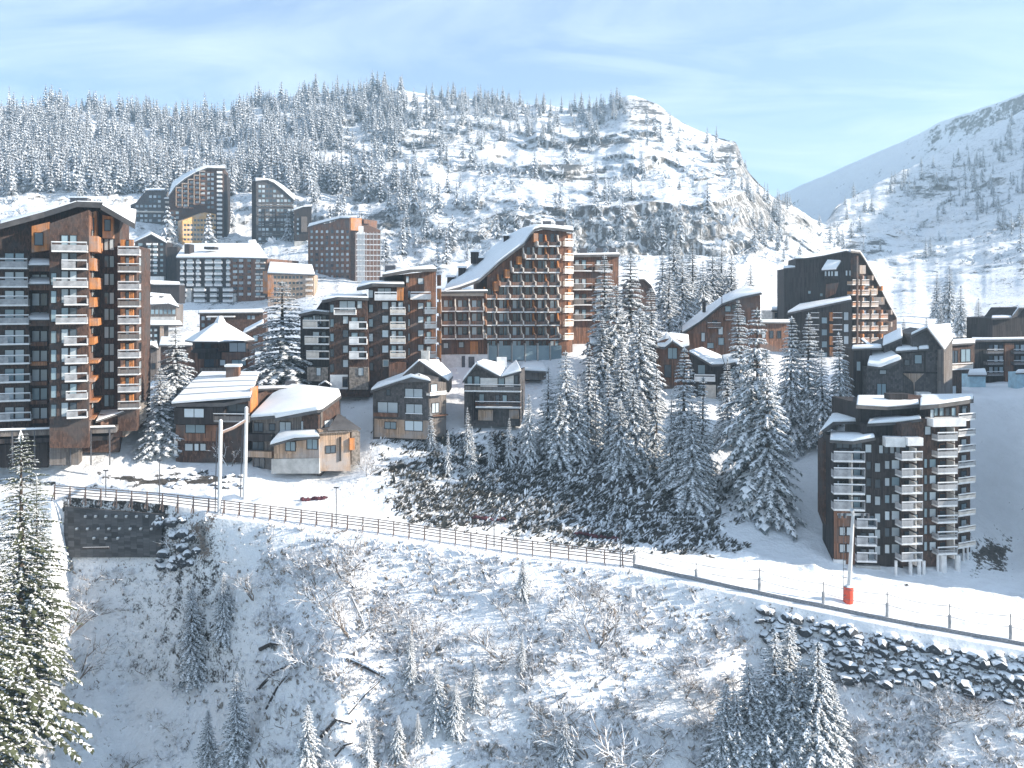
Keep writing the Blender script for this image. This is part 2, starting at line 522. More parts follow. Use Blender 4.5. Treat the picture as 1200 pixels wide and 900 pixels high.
# rock ribs: push crag faces in and out along depth on the mountain
rib = fbm(X / 14.0 + Y / 90.0, Z / 34.0 + Y / 45.0, 5, 0.62)
Yr = np.where(s_of >= 7, edge * 9.0 * rib, 0.0)
Yr = np.where((s_of == 7), Yr * np.interp(PXc, [480, 620, 860, 940], [0.25, 1.3, 1.3, 0.3])[None, :], Yr)
X = X * (1 + Yr / Y); Z = CAMZ + (Z - CAMZ) * (1 + Yr / Y); Y = Y + Yr
PYG = HY - (Z - CAMZ) / Y * F          # photo row of every terrain vertex after relief


def ground(px, py):
    """Terrain point that shows at photo pixel (px, py)."""
    c = int(np.clip(np.searchsorted(PXc, px), 0, len(PXc) - 1))
    col = PYG[:, c]
    idx = np.where(col <= py)[0]
    r = int(idx[0]) if len(idx) else len(col) - 1
    r0 = max(r - 1, 0)
    t = 0 if r == r0 or col[r0] == col[r] else (col[r0] - py) / (col[r0] - col[r])
    t = min(max(t, 0), 1)
    D = Y[r0, c] + (Y[r, c] - Y[r0, c]) * t
    return P(px, py, D)


def ground_at(px, D):
    """Terrain height under photo column px at distance D (first crossing)."""
    c = int(np.clip(np.searchsorted(PXc, px), 0, len(PXc) - 1))
    col = Y[:, c]
    r = int(np.argmax(col >= D))
    r0 = max(r - 1, 0)
    t = 0 if r == r0 else (D - col[r0]) / (col[r] - col[r0] + 1e-9)
    return float(Z[r0, c] + (Z[r, c] - Z[r0, c]) * min(max(t, 0), 1))


# ---------------------------------------------------------------- terrain materials
def mat_ground(name, rock_lo, rock_hi, rockcol, vegcol, vegcover, nscale, bumpd, snowc=(0.88, 0.89, 0.91), aniso=(1, 1, 1), cliff=False):
    m, nt, b = newmat(name)
    c = coords(nt)
    mp = nt.nodes.new('ShaderNodeMapping'); mp.inputs['Scale'].default_value = aniso
    nt.links.new(c, mp.inputs[0]); cv = mp.outputs[0]
    g = nt.nodes.new('ShaderNodeNewGeometry')
    sg = nt.nodes.new('ShaderNodeSeparateXYZ'); nt.links.new(g.outputs['Normal'], sg.inputs[0])
    n1 = noise(nt, nscale, 7, 0.66, cv)
    n2 = noise(nt, nscale * 4.3, 5, 0.65, cv)
    n3 = noise(nt, nscale * 0.22, 3, 0.5, c)
    k = mth(nt, 'ADD', sg.outputs[2], mth(nt, 'MULTIPLY', mth(nt, 'SUBTRACT', n1, 0.5), 1.1))
    k = mth(nt, 'ADD', k, mth(nt, 'MULTIPLY', mth(nt, 'SUBTRACT', n2, 0.5), 0.7))
    rockm = rng(nt, k, rock_hi, rock_lo)
    rc = mix(nt, rng(nt, n2, 0.3, 0.7), tuple(x * 0.5 for x in rockcol), tuple(min(1, x * 1.6) for x in rockcol))
    at = nt.nodes.new('ShaderNodeAttribute'); at.attribute_name = 'veg'
    vm = mth(nt, 'ADD', mth(nt, 'MULTIPLY', n1, 0.55), mth(nt, 'MULTIPLY', n2, 0.45))
    vm = mth(nt, 'ADD', vm, mth(nt, 'MULTIPLY', mth(nt, 'SUBTRACT', n3, 0.5), 0.35))
    vm = mth(nt, 'ADD', vm, mth(nt, 'MULTIPLY', at.outputs['Fac'], 0.32))
    vegm = rng(nt, vm, 0.66 - vegcover, 0.72 - vegcover)
    vc = mix(nt, rng(nt, n2, 0.35, 0.65), tuple(x * 0.6 for x in vegcol), tuple(x * 1.5 for x in vegcol))
    sn = mix(nt, rng(nt, n1, 0.3, 0.7), tuple(x * 0.94 for x in snowc), snowc)
    col = mix(nt, vegm, sn, vc)
    if cliff:                     # rime and snow caught in the vertical clefts of the crag
        m2 = nt.nodes.new('ShaderNodeMapping'); m2.inputs['Scale'].default_value = (1, 1, 0.22)
        nt.links.new(c, m2.inputs[0])
        n4 = noise(nt, 0.34, 6, 0.7, m2.outputs[0])
        rc = mix(nt, rng(nt, n4, 0.47, 0.60), rc, (0.62, 0.63, 0.64))
    col = mix(nt, rockm, col, rc)
    nt.links.new(col, b.inputs['Base Color'])
    b.inputs['Roughness'].default_value = 0.75
    b.inputs['Specular IOR Level'].default_value = 0.15
    h = mth(nt, 'ADD', n1, mth(nt, 'MULTIPLY', n2, 0.35))
    bump(nt, b, h, bumpd, 0.9)
    return m


M['g_near'] = mat_ground('scrub_snow', 0.02, 0.22, (0.06, 0.055, 0.05), (0.15, 0.12, 0.10), 0.055, 0.8, 0.5)
M['g_mid'] = mat_ground('hillside_snow', 0.32, 0.50, (0.055, 0.055, 0.055), (0.075, 0.068, 0.062), 0.02, 0.5, 0.45)
M['g_road'] = mat_ground('groomed_snow', -0.6, -0.4, (0.1, 0.1, 0.1), (0.5, 0.47, 0.44), -0.12, 0.5, 0.12, (0.90, 0.90, 0.90))
M['g_mtn'] = mat_ground('alpine_snow', 0.52, 0.90, (0.135, 0.128, 0.122), (0.11, 0.11, 0.11), 0.10, 0.26, 1.4, aniso=(1, 1, 1.8), cliff=True)

# heath on the shaded bank, scrub patches elsewhere (what grows there, not shade)
PXG = np.ones_like(X) * PXc[None, :]
bank = np.clip(1 - np.maximum(np.abs(PXG - 655) / 215.0, np.abs(PYG - (578 + (PXG - 655) * 0.14)) / 62.0), 0, 1)
veg = np.clip(bank * 1.6 + 1.5 * fbm(PXG / 20.0 + PYG / 40.0, PYG / 9.0 - PXG / 60.0, 5, 0.65) - 0.05, 0, 0.9) * np.clip(bank * 12, 0, 1)
veg += np.clip(1.6 - 1.6 * np.maximum(np.abs(PXG - 190) / 105.0, np.abs(PYG - 562) / 13.0), 0, 1) * np.clip(0.55 + 1.2 * fbm(PXG / 22.0, PYG / 5.0, 3), 0, 1)
veg += 0.5 * np.clip(1 - np.maximum(np.abs(PXG - 400) / 90.0, np.abs(PYG - 572) / 22.0), 0, 1) * np.clip(0.4 + 1.6 * fbm(PXG / 18.0, PYG / 9.0, 3), 0, 1)
veg += 0.5 * np.clip(1.4 - np.maximum(np.abs(PXG - 228) / 32.0, np.abs(PYG - 630) / 34.0) * 1.2, 0, 1)
veg += 0.7 * np.clip(1.6 - np.maximum(np.abs(PXG - 1160) / 30.0, np.abs(PYG - 655) / 25.0) * 1.3, 0, 1)
cr_ = 0.5 * fbm(PXG / 16.0, PYG / 9.0, 5, 0.62) + 0.75 * fbm(PXG / 55.0 + 9, PYG / 5.0, 4, 0.6)
def zone(x0, x1, y0, y1, soft=1.6):
    cx, cy = (x0 + x1) / 2, (y0 + y1) / 2
    return np.clip(soft - soft * np.sqrt(((PXG - cx) / (x1 - x0) * 2) ** 2 + ((PYG - cy) / (y1 - y0) * 2) ** 2), 0, 1)
crag = np.maximum.reduce([zone(520, 900, 232, 305), zone(520, 790, 188, 216), zone(832, 888, 158, 212), zone(715, 800, 112, 150), zone(850, 960, 215, 300) * .6,
                          zone(400, 600, 150, 180) * .7, zone(600, 840, 158, 178) * .8, zone(300, 560, 225, 310) * .6, zone(985, 1045, 275, 300) * .9, zone(1120, 1230, 295, 330) * .8, zone(1040, 1140, 190, 240) * .8])
crag = np.maximum(crag, 1.35 * zone(846, 884, 160, 212, 2.5))
veg = np.where(s_of >= 7, np.clip(crag * (0.42 + 1.9 * cr_), 0, 1), veg)
yt_ = np.interp(PXG, [885, 1050, 1200, 1230], [715, 748, 775, 781]); yb_ = np.interp(PXG, [885, 930, 1000, 1100, 1200, 1230], [733, 783, 801, 804, 826, 830])
veg = np.where((PXG > 888) & (PXG < 1234) & (PYG > yt_) & (PYG < yb_) & (s_of <= 2), 0.3, veg)
veg = np.clip(veg, 0, 1)


def sheet(name, r0, r1, mat):
    nr, nc = r1 - r0, len(PXc)
    V = np.stack([X[r0:r1], Y[r0:r1], Z[r0:r1]], -1).reshape(-1, 3)
    ii = (np.arange(nr - 1)[:, None] * nc + np.arange(nc - 1)[None, :]).reshape(-1)
    Fq = np.stack([ii, ii + 1, ii + nc + 1, ii + nc], -1)
    me = bpy.data.meshes.new(name)
    me.vertices.add(len(V)); me.vertices.foreach_set('co', V.reshape(-1))
    me.loops.add(Fq.size); me.loops.foreach_set('vertex_index', Fq.reshape(-1).astype(np.int32))
    me.polygons.add(len(Fq))
    me.polygons.foreach_set('loop_start', np.arange(0, Fq.size, 4, dtype=np.int32))
    me.polygons.foreach_set('use_smooth', np.ones(len(Fq), dtype=bool))
    me.update(calc_edges=True)
    at = me.attributes.new('veg', 'FLOAT', 'POINT')
    at.data.foreach_set('value', veg[r0:r1].reshape(-1).astype(np.float32))
    me.materials.append(mat)
    o = link(name, me)
    o['kind'] = 'structure'
    return o


st = [0]
for n in ROWS: st.append(st[-1] + n)
st[-1] += 1
sheet('ground', 0, st[3] + 1, M['g_near'])
sheet('road', st[3], st[4] + 1, M['g_road'])
sheet('hillside', st[4], st[7] + 1, M['g_mid'])
sheet('mountain', st[7], st[11], M['g_mtn'])

# the shaded ridge far behind the valley mouth
def far_ridge():
    top = np.array([(500,330),(700,300),(860,255),(915,229),(1000,191),(1060,164),(1100,144),(1150,126),(1200,109),(1400,50),(1800,-20)], float)
    gx = np.arange(520, 1790, 5.0)
    ty = np.interp(gx, top[:, 0], top[:, 1]) + 2.2 * fbm(gx / 30, gx * 0 + 2, 4, 0.55)
    rows = 70
    VX, VY, VZ = [], [], []
    for j in range(rows + 12):
        if j <= rows:
            t = j / rows
            D = 1100 + 400 * t
            py = 330 + (ty - 330) * t
        else:
            D = 1500 + 15 * (j - rows)
            py = ty + 3.0 * (j - rows)
        D = np.full_like(gx, D) - np.clip(gx - 915, 0, 900) * 1.15 * min(1, j / rows + .0)
        x = (gx - CX) / F * D
        z = CAMZ - (py - HY) / F * D
        if j < rows:
            z = z + 20 * fbm(x / 45, D / 60, 6, 0.62) * min(1, 5 * (1 - t))
        VX.append(x); VY.append(D); VZ.append(z)
    V = np.stack([np.array(VX), np.array(VY), np.array(VZ)], -1)
    nr, nc = V.shape[:2]
    me = bpy.data.meshes.new('ridge')
    faces = [(r * nc + c, r * nc + c + 1, (r + 1) * nc + c + 1, (r + 1) * nc + c) for r in range(nr - 1) for c in range(nc - 1)]
    me.from_pydata(V.reshape(-1, 3).tolist(), [], faces)
    me.polygons.foreach_set('use_smooth', [True] * len(faces))
    me.materials.append(mat_ground('ridge_snow', 0.30, 0.5, (0.10, 0.095, 0.09), (0.12, 0.11, 0.1), 0.06, 0.05, 3.0))
    o = link('far_ridge', me); o['kind'] = 'structure'


far_ridge()


# ---------------------------------------------------------------- valley air
hz = MB()
hz.box(-3800, -120, -60, 4200, 2600, 460)
ho = link('haze', hz.mesh('haze', []))
ho['kind'] = 'stuff'; ho['label'] = 'thin bright winter haze filling the valley'
hm = bpy.data.materials.new('haze'); hm.use_nodes = True
hn = hm.node_tree
for n in list(hn.nodes):
    if n.type != 'OUTPUT_MATERIAL': hn.nodes.remove(n)
pv = hn.nodes.new('ShaderNodeVolumePrincipled')
pv.inputs['Color'].default_value = (0.58, 0.81, 1.0, 1)
pv.inputs['Density'].default_value = 0.00031
pv.inputs['Anisotropy'].default_value = 0.25
hn.links.new(pv.outputs[0], [n for n in hn.nodes if n.type == 'OUTPUT_MATERIAL'][0].inputs['Volume'])
ho.data.materials.append(hm)
# ---------------------------------------------------------------- trees
M['needle'] = mat_plain('spruce_needles', (0.135, 0.155, 0.160), 0.8, 0.5, 2.5)
M['needle_green'] = mat_plain('green_spruce_needles', (0.085, 0.095, 0.050), 0.8, 0.5, 1.2)
M['needle_frost'] = mat_plain('frosted_needles', (0.58, 0.61, 0.63), 0.8, 0.3, 1.2)
M['far_needle'] = mat_plain('rime_covered_needles', (0.54, 0.57, 0.60), 0.8, 0.5, 0.6)
M['treesnow'] = mat_snow('branch_snow', (0.86, 0.87, 0.89), 2.0, 0.03)
M['frostsnow'] = mat_snow('rime_snow', (0.80, 0.82, 0.85), 1.2, 0.05)
M['twig'] = mat_plain('bare_twig', (0.20, 0.165, 0.14), 0.9, 0.35, 3.0)
M['twigfrost'] = mat_plain('frosted_twig', (0.82, 0.82, 0.84), 0.85, 0.1, 3.0)


def tree_mesh(name, h, rad, seed, whorls=22, per=9, segs=5, snow=0.7, droop=0.5, mats=None, base=0.05, size=1.0, ragged=0.25, wf=0.26, frost=0.85, pw=0.82):
    """Crown of a snow-laden spruce: drooping boughs, each a spine with needle sprays on both sides and snow lying on top."""
    R = random.Random(seed)
    v, f, mi = [], [], []

    def kite(p, d, s, l, w, up, m):
        k = len(v)
        a = p; t = p + d * l
        mid = p + d * (l * 0.45) + up
        v.extend([tuple(a), tuple(mid + s * w), tuple(t), tuple(mid - s * w)])
        f.append((k, k + 1, k + 2, k + 3)); mi.append(m)

    def puff(p, d, s, l, w, hgt):
        k = len(v)
        a = p; t = p + d * l; mid = p + d * (l * 0.45)
        v.extend([tuple(a), tuple(mid + s * w), tuple(t), tuple(mid - s * w), tuple(mid + Vector((0, 0, hgt)))])
        for q in ((0, 1, 4), (1, 2, 4), (2, 3, 4), (3, 0, 4)):
            f.append(tuple(k + i for i in q)); mi.append(1)

    lop = R.random() * 6.28
    for i in range(whorls):
        t = (i + R.random() * 0.5) / whorls
        t = 1 - (1 - t) ** 1.28                      # whorls crowd together towards the tip
        z = h * (base + (1 - base) * t)
        L0 = rad * (1 - t) ** pw * (1.0 + 0.10 * math.cos(i * 2.4)) + 0.05 * rad
        nb = max(4, int(per * (0.55 + 0.45 * (1 - t))))
        ph = R.random() * 6.28
        for j in range(nb):
            a = ph + 2 * math.pi * j / nb + R.uniform(-.25, .25)
            if R.random() < 0.06: continue
            L = L0 * R.uniform(1 - ragged, 1 + ragged * 0.6) * (1 + 0.16 * math.cos(a - lop) + 0.10 * math.cos(2 * a + lop * 3 + z))
            out = Vector((math.cos(a), math.sin(a), 0))
            side = Vector((-math.sin(a), math.cos(a), 0))
            p = Vector((0, 0, z)) + out * (0.03 * rad)
            el = 0.35 * t - 0.12 + R.uniform(-.1, .1)
            ns = max(2, int(round(segs * (0.5 + 0.5 * (1 - t)))))
            sl = L / ns
            for s_ in range(ns):
                u = (s_ + 1) / ns
                ang = el - droop * (u ** 1.3) * (1 - 0.4 * t)
                d = out * math.cos(ang) + Vector((0, 0, math.sin(ang)))
                q = p + d * sl
                w = (0.30 + 0.5 * (1 - abs(u - 0.45))) * L * wf + 0.05 * size
                kite(p, d, side, sl * 1.6, w * 0.8, Vector((0, 0, -0.02)), 0)
                for sg in (1, -1):
                    dd = (d * 0.75 + side * sg * R.uniform(.6, 1.0) + Vector((0, 0, R.uniform(-.35, 0.0)))).normalized()
                    ss = dd.cross(Vector((0, 0, 1))).normalized()
                    ll = w * R.uniform(1.2, 1.9)
                    fr = 2 if (u > 0.45 and R.random() < frost) else 0
                    kite(p + d * sl * R.random(), dd, ss, ll, ll * 0.24, Vector((0, 0, 0)), fr)
                    kite(p + d * sl * R.random(), (dd + Vector((0, 0, -0.8))).normalized(), ss, ll * 0.8, ll * 0.2, Vector((0, 0, 0)), fr)
                    if R.random() < snow:
                        puff(p + d * sl * R.random() * 0.6 + Vector((0, 0, 0.03 * size)), dd, ss, ll * R.uniform(.6, .95), ll * R.uniform(.15, .27), 0.15 * ll)
                if R.random() < snow + 0.1:
                    puff(p + Vector((0, 0, 0.05 * size)), d, side, sl * R.uniform(1.0, 1.6), w * R.uniform(.4, .75), 0.26 * w)
                p = q
    # leader
    puff(Vector((0, 0, h * 0.965)), Vector((0, 0, 1)), Vector((1, 0, 0)), h * 0.05, 0.06 * rad, 0.01)
    kite(Vector((0, 0, h * 0.95)), Vector((0, 0, 1)), Vector((0, 1, 0)), h * 0.06, 0.07 * rad, Vector((0, 0, 0)), 0)
    me = bpy.data.meshes.new(name)
    me.from_pydata(v, [], f)
    for m in (mats or [M['needle'], M['treesnow'], M['needle_frost']]): me.materials.append(m)
    me.polygons.foreach_set('material_index', mi)
    me.update()
    return me


def trunk_mesh(h, r):
    mb = MB()
    mb.tube([(0, 0, -1.5), (0, 0, h * 0.25), (0, 0, h * 0.6), (0, 0, h * 0.97)], [r, r * 0.8, r * 0.45, r * 0.06], 7)
    return mb.mesh('trunk', [M['bark']])


# unit-height prototypes (height 1, later scaled) for the mid-distance spruces
CROWNS = [tree_mesh('crown', 12, 1.95 + 0.3 * (k % 3), 100 + k, 32, 14, 7, 0.85 + 0.05 * (k % 4), 0.6 + 0.06 * (k % 3), wf=0.19, size=0.7, ragged=0.32) for k in range(9)]
SLIM = [tree_mesh('crown', 12, 1.65, 140 + k, 30, 11, 6, 0.85, 0.8, wf=0.2, size=0.7, ragged=0.35) for k in range(3)]
TRUNK = trunk_mesh(12, 0.24)
NTREE = [0]


def spruce(px, top, bot, label, group=None, slim=False, me=None, fat=1.0, D=None):
    if D is None:
        g = ground(px, bot)
    else:
        g = P(px, bot, D)
    h = (bot - top) / F * g.y
    k = NTREE[0]; NTREE[0] += 1
    R = random.Random(900 + k)
    root = empty('spruce_tree', g, label, 'tree', group)
    s = h / 12.0
    wd = fat * R.uniform(0.92, 1.08)
    root.rotation_euler = (R.uniform(-.02, .02), R.uniform(-.02, .02), R.random() * 6.28)
    root.scale = (s * wd, s * wd, s)
    cm = me or (SLIM[k % 3] if slim else CROWNS[k % 9])
    link('trunk', TRUNK, root); link('crown', cm, root)
    return root


# left foreground giants, with their own finer crowns
BIG = [tree_mesh('crown', 12, 1.9, 301 + k, 48, 14, 17, 0.24, 0.62, ragged=0.4, size=0.22, wf=0.10, frost=0.22, pw=0.66, mats=[M['needle_green'], M['treesnow'], M['needle_frost']]) for k in range(2)]
spruce(26, 508, 868, 'huge spruce at the left edge of the valley side, its right flank partly green', me=BIG[0], fat=0.98)
spruce(-14, 560, 930, 'large snowy spruce half cut off behind the huge left edge spruce', me=BIG[1], fat=1.05)
spruce(44, 560, 800, 'slender spruce crown leaning out on the right of the huge left edge spruce', me=BIG[1], fat=0.75)

BANKW = 'spruces in the wood between the balcony block and the lower tower'
lab = 'snow-laden spruce in the dense wood right of the stepped balcony block'
for px, t, b in [(708, 300, 452), (737, 296, 448), (722, 335, 462), (782, 312, 425), (764, 338, 440), (790, 278, 362), (812, 282, 362), (835, 290, 360), (856, 300, 362),
                 (880, 310, 362), (776, 296, 372), (824, 306, 372), (846, 286, 350), (800, 300, 385)]:
    spruce(px, t, b, 'snowy spruce in the back row under the cliff behind the wood', 'spruces under the cliff', fat=1.25)
for px, t, b in [(748, 362, 485), (728, 395, 505), (690, 405, 522), (664, 412, 535), (642, 430, 530), (714, 428, 535), (768, 432, 545), (800, 408, 572), (822, 442, 580),
                 (742, 440, 545), (678, 442, 540), (786, 462, 570), (704, 372, 470), (812, 476, 592), (655, 462, 542), (728, 468, 552), (756, 470, 548)]:
    spruce(px, t, b, lab, BANKW, slim=(px % 3 == 0), fat=1.2)
spruce(621, 462, 536, 'broad snowy spruce at the left foot of the wood, right of the gabled chalet')
for px, t, b in [(596, 490, 545), (575, 500, 548), (548, 478, 532), (553, 500, 560), (505, 478, 525), (525, 505, 556)]:
    spruce(px, t, b, 'small frosted spruce at the top of the dark heath bank', 'small spruces on top of the heath bank', slim=True)
for px, t, b, l in [
    (888, 362, 585, 'tallest spruce on the slope left of the lower right tower'),
    (866, 352, 470, 'snowy spruce standing before the brown chalet with the long roof'),
    (900, 412, 606, 'lowest spruce on the open snow left of the lower right tower'),
    (926, 372, 525, 'snowy spruce behind the tallest one on the slope beside the lower right tower'),
    (946, 368, 520, 'snowy spruce in front of the dark ski-jump shaped tower'),
    (985, 390, 497, 'spruce standing against the grey clustered roofs on the right'),
    (964, 410, 520, 'snowy spruce right behind the roof corner of the lower right tower'),
    (852, 420, 520, 'spruce standing right beside the small dark hipped chalet')]:
    spruce(px, t, b, l)
spruce(331, 330, 458, 'broad spruce thick with snow left of the dark stepped apartment block', fat=2.1)
spruce(206, 386, 500, 'spruce between the left apartment block and the ribbed roof chalet', fat=1.5)
spruce(188, 432, 530, 'dark spruce right beside the ribbed roof chalet wall', fat=1.7)
spruce(182, 470, 532, 'low spruce at the foot of the dark one by the ribbed roof chalet', fat=1.8)
for px, t, b, l in [(1112, 312, 382, 'tall hazy spruce on the slope above the grey clustered roofs'),
                    (1097, 318, 372, 'hazy spruce left of the tall one above the grey clustered roofs'),
                    (1126, 335, 392, 'hazy spruce right of the tall one above the grey clustered roofs'),
                    (1147, 350, 402, 'hazy spruce just left of the block at the right edge'),
                    (1102, 356, 398, 'low hazy spruce above the steep grey gable')]:
    spruce(px, t, b, l)
for px in (1060, 1086, 1048):
    spruce(px, 372 + (px % 5), 405, 'small hazy spruce between the sloping tower and the grey roofs', 'small spruces behind the grey roofs')

# foreground valley side
for px, t, b, l in [
    (225, 686, 800, 'frosted spruce alone on the shaded left snow slope below the stone wall'),
    (262, 672, 752, 'dark spruce up the slope right behind the frosted one on the left'),
    (277, 788, 905, 'bright snowy spruce at the bottom edge on the left'),
    (244, 832, 920, 'small snowy spruce left of the bright one at the bottom edge'),
    (360, 826, 925, 'bushy spruce at the bottom edge below the fallen logs'),
    (612, 742, 786, 'little spruce alone in the middle of the bright scrub slope'),
    (612, 655, 700, 'round little spruce just under the wooden fence'),
    (466, 838, 886, 'little spruce at the bottom right of the fallen logs'),
    (482, 740, 800, 'young spruce beside the end of the longest fallen log'),
    (512, 778, 850, 'young spruce with dark base in the young trees right of the logs'),
    (533, 800, 862, 'young spruce at the right end of the young trees by the logs'),
    (556, 770, 830, 'snow-heaped young spruce right of the young trees by the logs'),
    (490, 835, 872, 'tiny spruce under the young trees by the logs'),
    (662, 840, 900, 'young spruce in the brown brush at the bottom middle'),
    (432, 845, 905, 'young spruce between bushy one and the logs at the bottom edge')]:
    spruce(px, t, b, l, fat=1.05)
for px, t, b in [(852, 802, 930), (880, 778, 930), (908, 742, 925), (922, 730, 905), (955, 752, 930), (940, 775, 935), (866, 812, 940), (898, 800, 940), (975, 800, 930), (925, 800, 940), (845, 840, 940)]:
    spruce(px, t, b, 'shaded spruce in the clump at the bottom right below the boulder bank', 'spruces in the bottom right clump', fat=1.25)


# ---- mountain forest: low crowns, hundreds of them
def far_tree(seed, h=10, r=1.9, m0=0):
    R = random.Random(seed)
    mb = MB()
    mb.tube([(0, 0, -1.5), (0, 0, h * 0.98)], [0.22, 0.05], 4, 2, False)
    for i in range(9):
        t = i / 9
        z = h * (0.08 + 0.92 * t)
        L = r * (1 - t) ** 0.8 + 0.12
        nb = 7 if t < 0.6 else 5
        ph = R.random() * 6
        for j in range(nb):
            a = ph + 6.283 * j / nb + R.uniform(-.3, .3)
            l = L * R.uniform(.65, 1.2)
            o = Vector((math.cos(a), math.sin(a), 0)); s = Vector((-o.y, o.x, 0))
            p = Vector((0, 0, z + R.uniform(-.2, .2) + 0.35 * l)); q = p + o * l + Vector((0, 0, -l * R.uniform(.45, .8)))
            md = (p + q) / 2 + Vector((0, 0, 0.12 * l))
            w = l * 0.38
            mb.quad([p, md + s * w, q, md - s * w], 0)
            if R.random() < 0.94:
                u = Vector((0, 0, 0.09))
                p2, q2, m2 = p + u, p + (q - p) * 0.95 + u, md + u * 1.6
                mb.quad([p2, m2 + s * w * 0.75, q2], 1); mb.quad([p2, q2, m2 - s * w * 0.75], 1)
    return mb


FAR = [far_tree(500 + k, 10, 1.6 + 0.25 * (k % 3)) for k in range(6)]
FARM = [b.mesh('spruce_tree', [M['far_needle'], M['frostsnow'], M['bark']]) for b in FAR]


def dens(px, py):
    """How thick the forest stands at photo pixel (px, py) on the mountain."""
    n = float(fbm(np.array([px / 38.0]), np.array([py / 22.0]), 3)[0])
    d = 0.0
    if py < 232:
        left = np.interp(px, [-40, 300, 430, 520], [1.0, 1.0, 0.55, 0.0]) * np.interp(py, [100, 205, 225, 235], [1, 1, .5, 0])
        ridge = np.interp(px, [380, 420, 700, 740], [0, .95, .8, 0.0]) * np.interp(py, [95, 128, 150, 200], [1, .9, .16, .03])
        d = max(left, ridge)
    mid = np.interp(px, [180, 260, 420, 560, 700], [0, .5, .42, .16, .08]) * np.interp(py, [200, 230, 300, 320], [.5, .6, .4, 0])
    if 145 < px < 375 and py > 200: mid *= 0.12
    if 280 < px < 460 and py > 215: mid *= 0.45
    if px > 430: mid *= 0.5
    d = max(d, mid)
    if px > 870:
        r = np.interp(px, [880, 930, 985, 1010, 1200], [.20, .32, .55, .30, .22]) * np.interp(py, [150, 185, 235, 285, 300], [.12, .55, .7, .4, 0])
        d = max(d, r * (0.2 + 0.9 * (n > 0.05)))
    return d * (0.85 + 1.4 * n)


RF = random.Random(31)
cand = []
tries = 0
while tries < 60000 and len(cand) < 2700:
    tries += 1
    px, py = RF.uniform(-30, 1230), RF.uniform(92, 320)
    col = PYG[:, int(np.clip(np.searchsorted(PXc, px), 0, len(PXc) - 1))]
    if py < col[st[10] - 1:].min() + 1: continue
    if RF.random() > dens(px, py) * 0.9: continue
    g = ground(px, py)
    if g.y < 430: continue
    h = (RF.uniform(13, 24) if px < 470 else RF.uniform(10, 19)) if px < 860 else RF.uniform(8, 15)
    if RF.random() < 0.25: h *= 0.6
    cand.append((h / g.y, px, py, g, h))
cand.sort(key=lambda t: -t[0])
rest_v, rest_f, rest_m = [], [], []
for i, (a, px, py, g, h) in enumerate(cand):
    k = RF.randrange(6)
    rz = RF.random() * 6.28
    w = h / 10 * RF.uniform(.85, 1.3)
    if i < 296:
        o = link('spruce_tree', FARM[k])
        o.location = g; o.rotation_euler = (0, 0, rz); o.scale = (w, w, h / 10)
        if px < 430: l, gr = 'frosted spruce in the dense forest on the left mountainside', 'forest spruces on the left mountainside'
        elif px < 870: l, gr = 'frosted spruce standing on the rocky middle mountainside or its crest', 'spruces on the rocky middle mountainside'
        else: l, gr = 'hazy frosted spruce on the right mountainside beyond the village', 'spruces on the right mountainside'
        tag(o, l, 'tree', gr)
    else:
        b = FAR[k]; n0 = len(rest_v)
        c, s = math.cos(rz), math.sin(rz)
        rest_v.extend([(g.x + (x * c - y * s) * w, g.y + (x * s + y * c) * w, g.z + z * h / 10) for x, y, z in b.v])
        rest_f.extend([tuple(n0 + q for q in ff) for ff in b.f]); rest_m.extend(b.m)
me = bpy.data.meshes.new('forest')
me.from_pydata(rest_v, [], rest_f)
for m in (M['far_needle'], M['frostsnow'], M['bark']): me.materials.append(m)
me.polygons.foreach_set('material_index', rest_m)
o = link('forest', me)
tag(o, 'far frosted spruce forest spread over the mountainside', 'forest', kind='stuff')


# ---- frosted bare shrubs
def shrub_mesh(seed, h=3.0, spread=1.0, n=10, depth=4, frost=0.5, r0=0.05):
    R = random.Random(seed)
    mb = MB()

    def grow(p, d, l, r, k):
        q = p + d * l
        mb.tube([p, (p + q) / 2 + Vector((R.uniform(-.06, .06), R.uniform(-.06, .06), 0)) * l, q], [r, r * 0.8, r * 0.55], 3, 1 if R.random() < frost else 0, False)
        if k == 0: return
        for _ in range(3 if k > 1 else 4):
            dd = (d + Vector((R.gauss(0, .5), R.gauss(0, .5), R.gauss(0.02, .35)))).normalized()
            grow(p + (q - p) * R.uniform(.45, 1.0), dd, l * R.uniform(.5, .8), max(r * 0.55, 0.012), k - 1)
    for i in range(n):
        a = R.random() * 6.28
        d = Vector((math.cos(a) * spread * R.uniform(.2, 1), math.sin(a) * spread * R.uniform(.2, 1), 1)).normalized()
        grow(Vector((math.cos(a) * .25, math.sin(a) * .25, -0.2)), d, h * R.uniform(.32, .5), r0, depth - 1)
    return mb.mesh('bare_shrub', [M['twig'], M['twigfrost']])


SHRUB = [shrub_mesh(600 + k, 3.0, 1.0 + 0.3 * (k % 2), 9, 4, 0.45 + 0.12 * (k % 3)) for k in range(5)]
SMALLSH = [shrub_mesh(650 + k, 3.0, 1.1, 8, 3, 0.6, 0.06) for k in range(4)]


def shrub(px, top, bot, label, group=None, k=0, wide=1.0, small=False):
    g = ground(px, bot)
    h = (bot - top) / F * g.y
    o = link('bare_shrub', (SMALLSH if small else SHRUB)[k % (4 if small else 5)])
    o.location = g
    s = h / 3.0
    o.scale = (s * wide, s * wide, s)
    o.rotation_euler = (0, 0, k * 1.7)
    return tag(o, label, 'shrub', group)


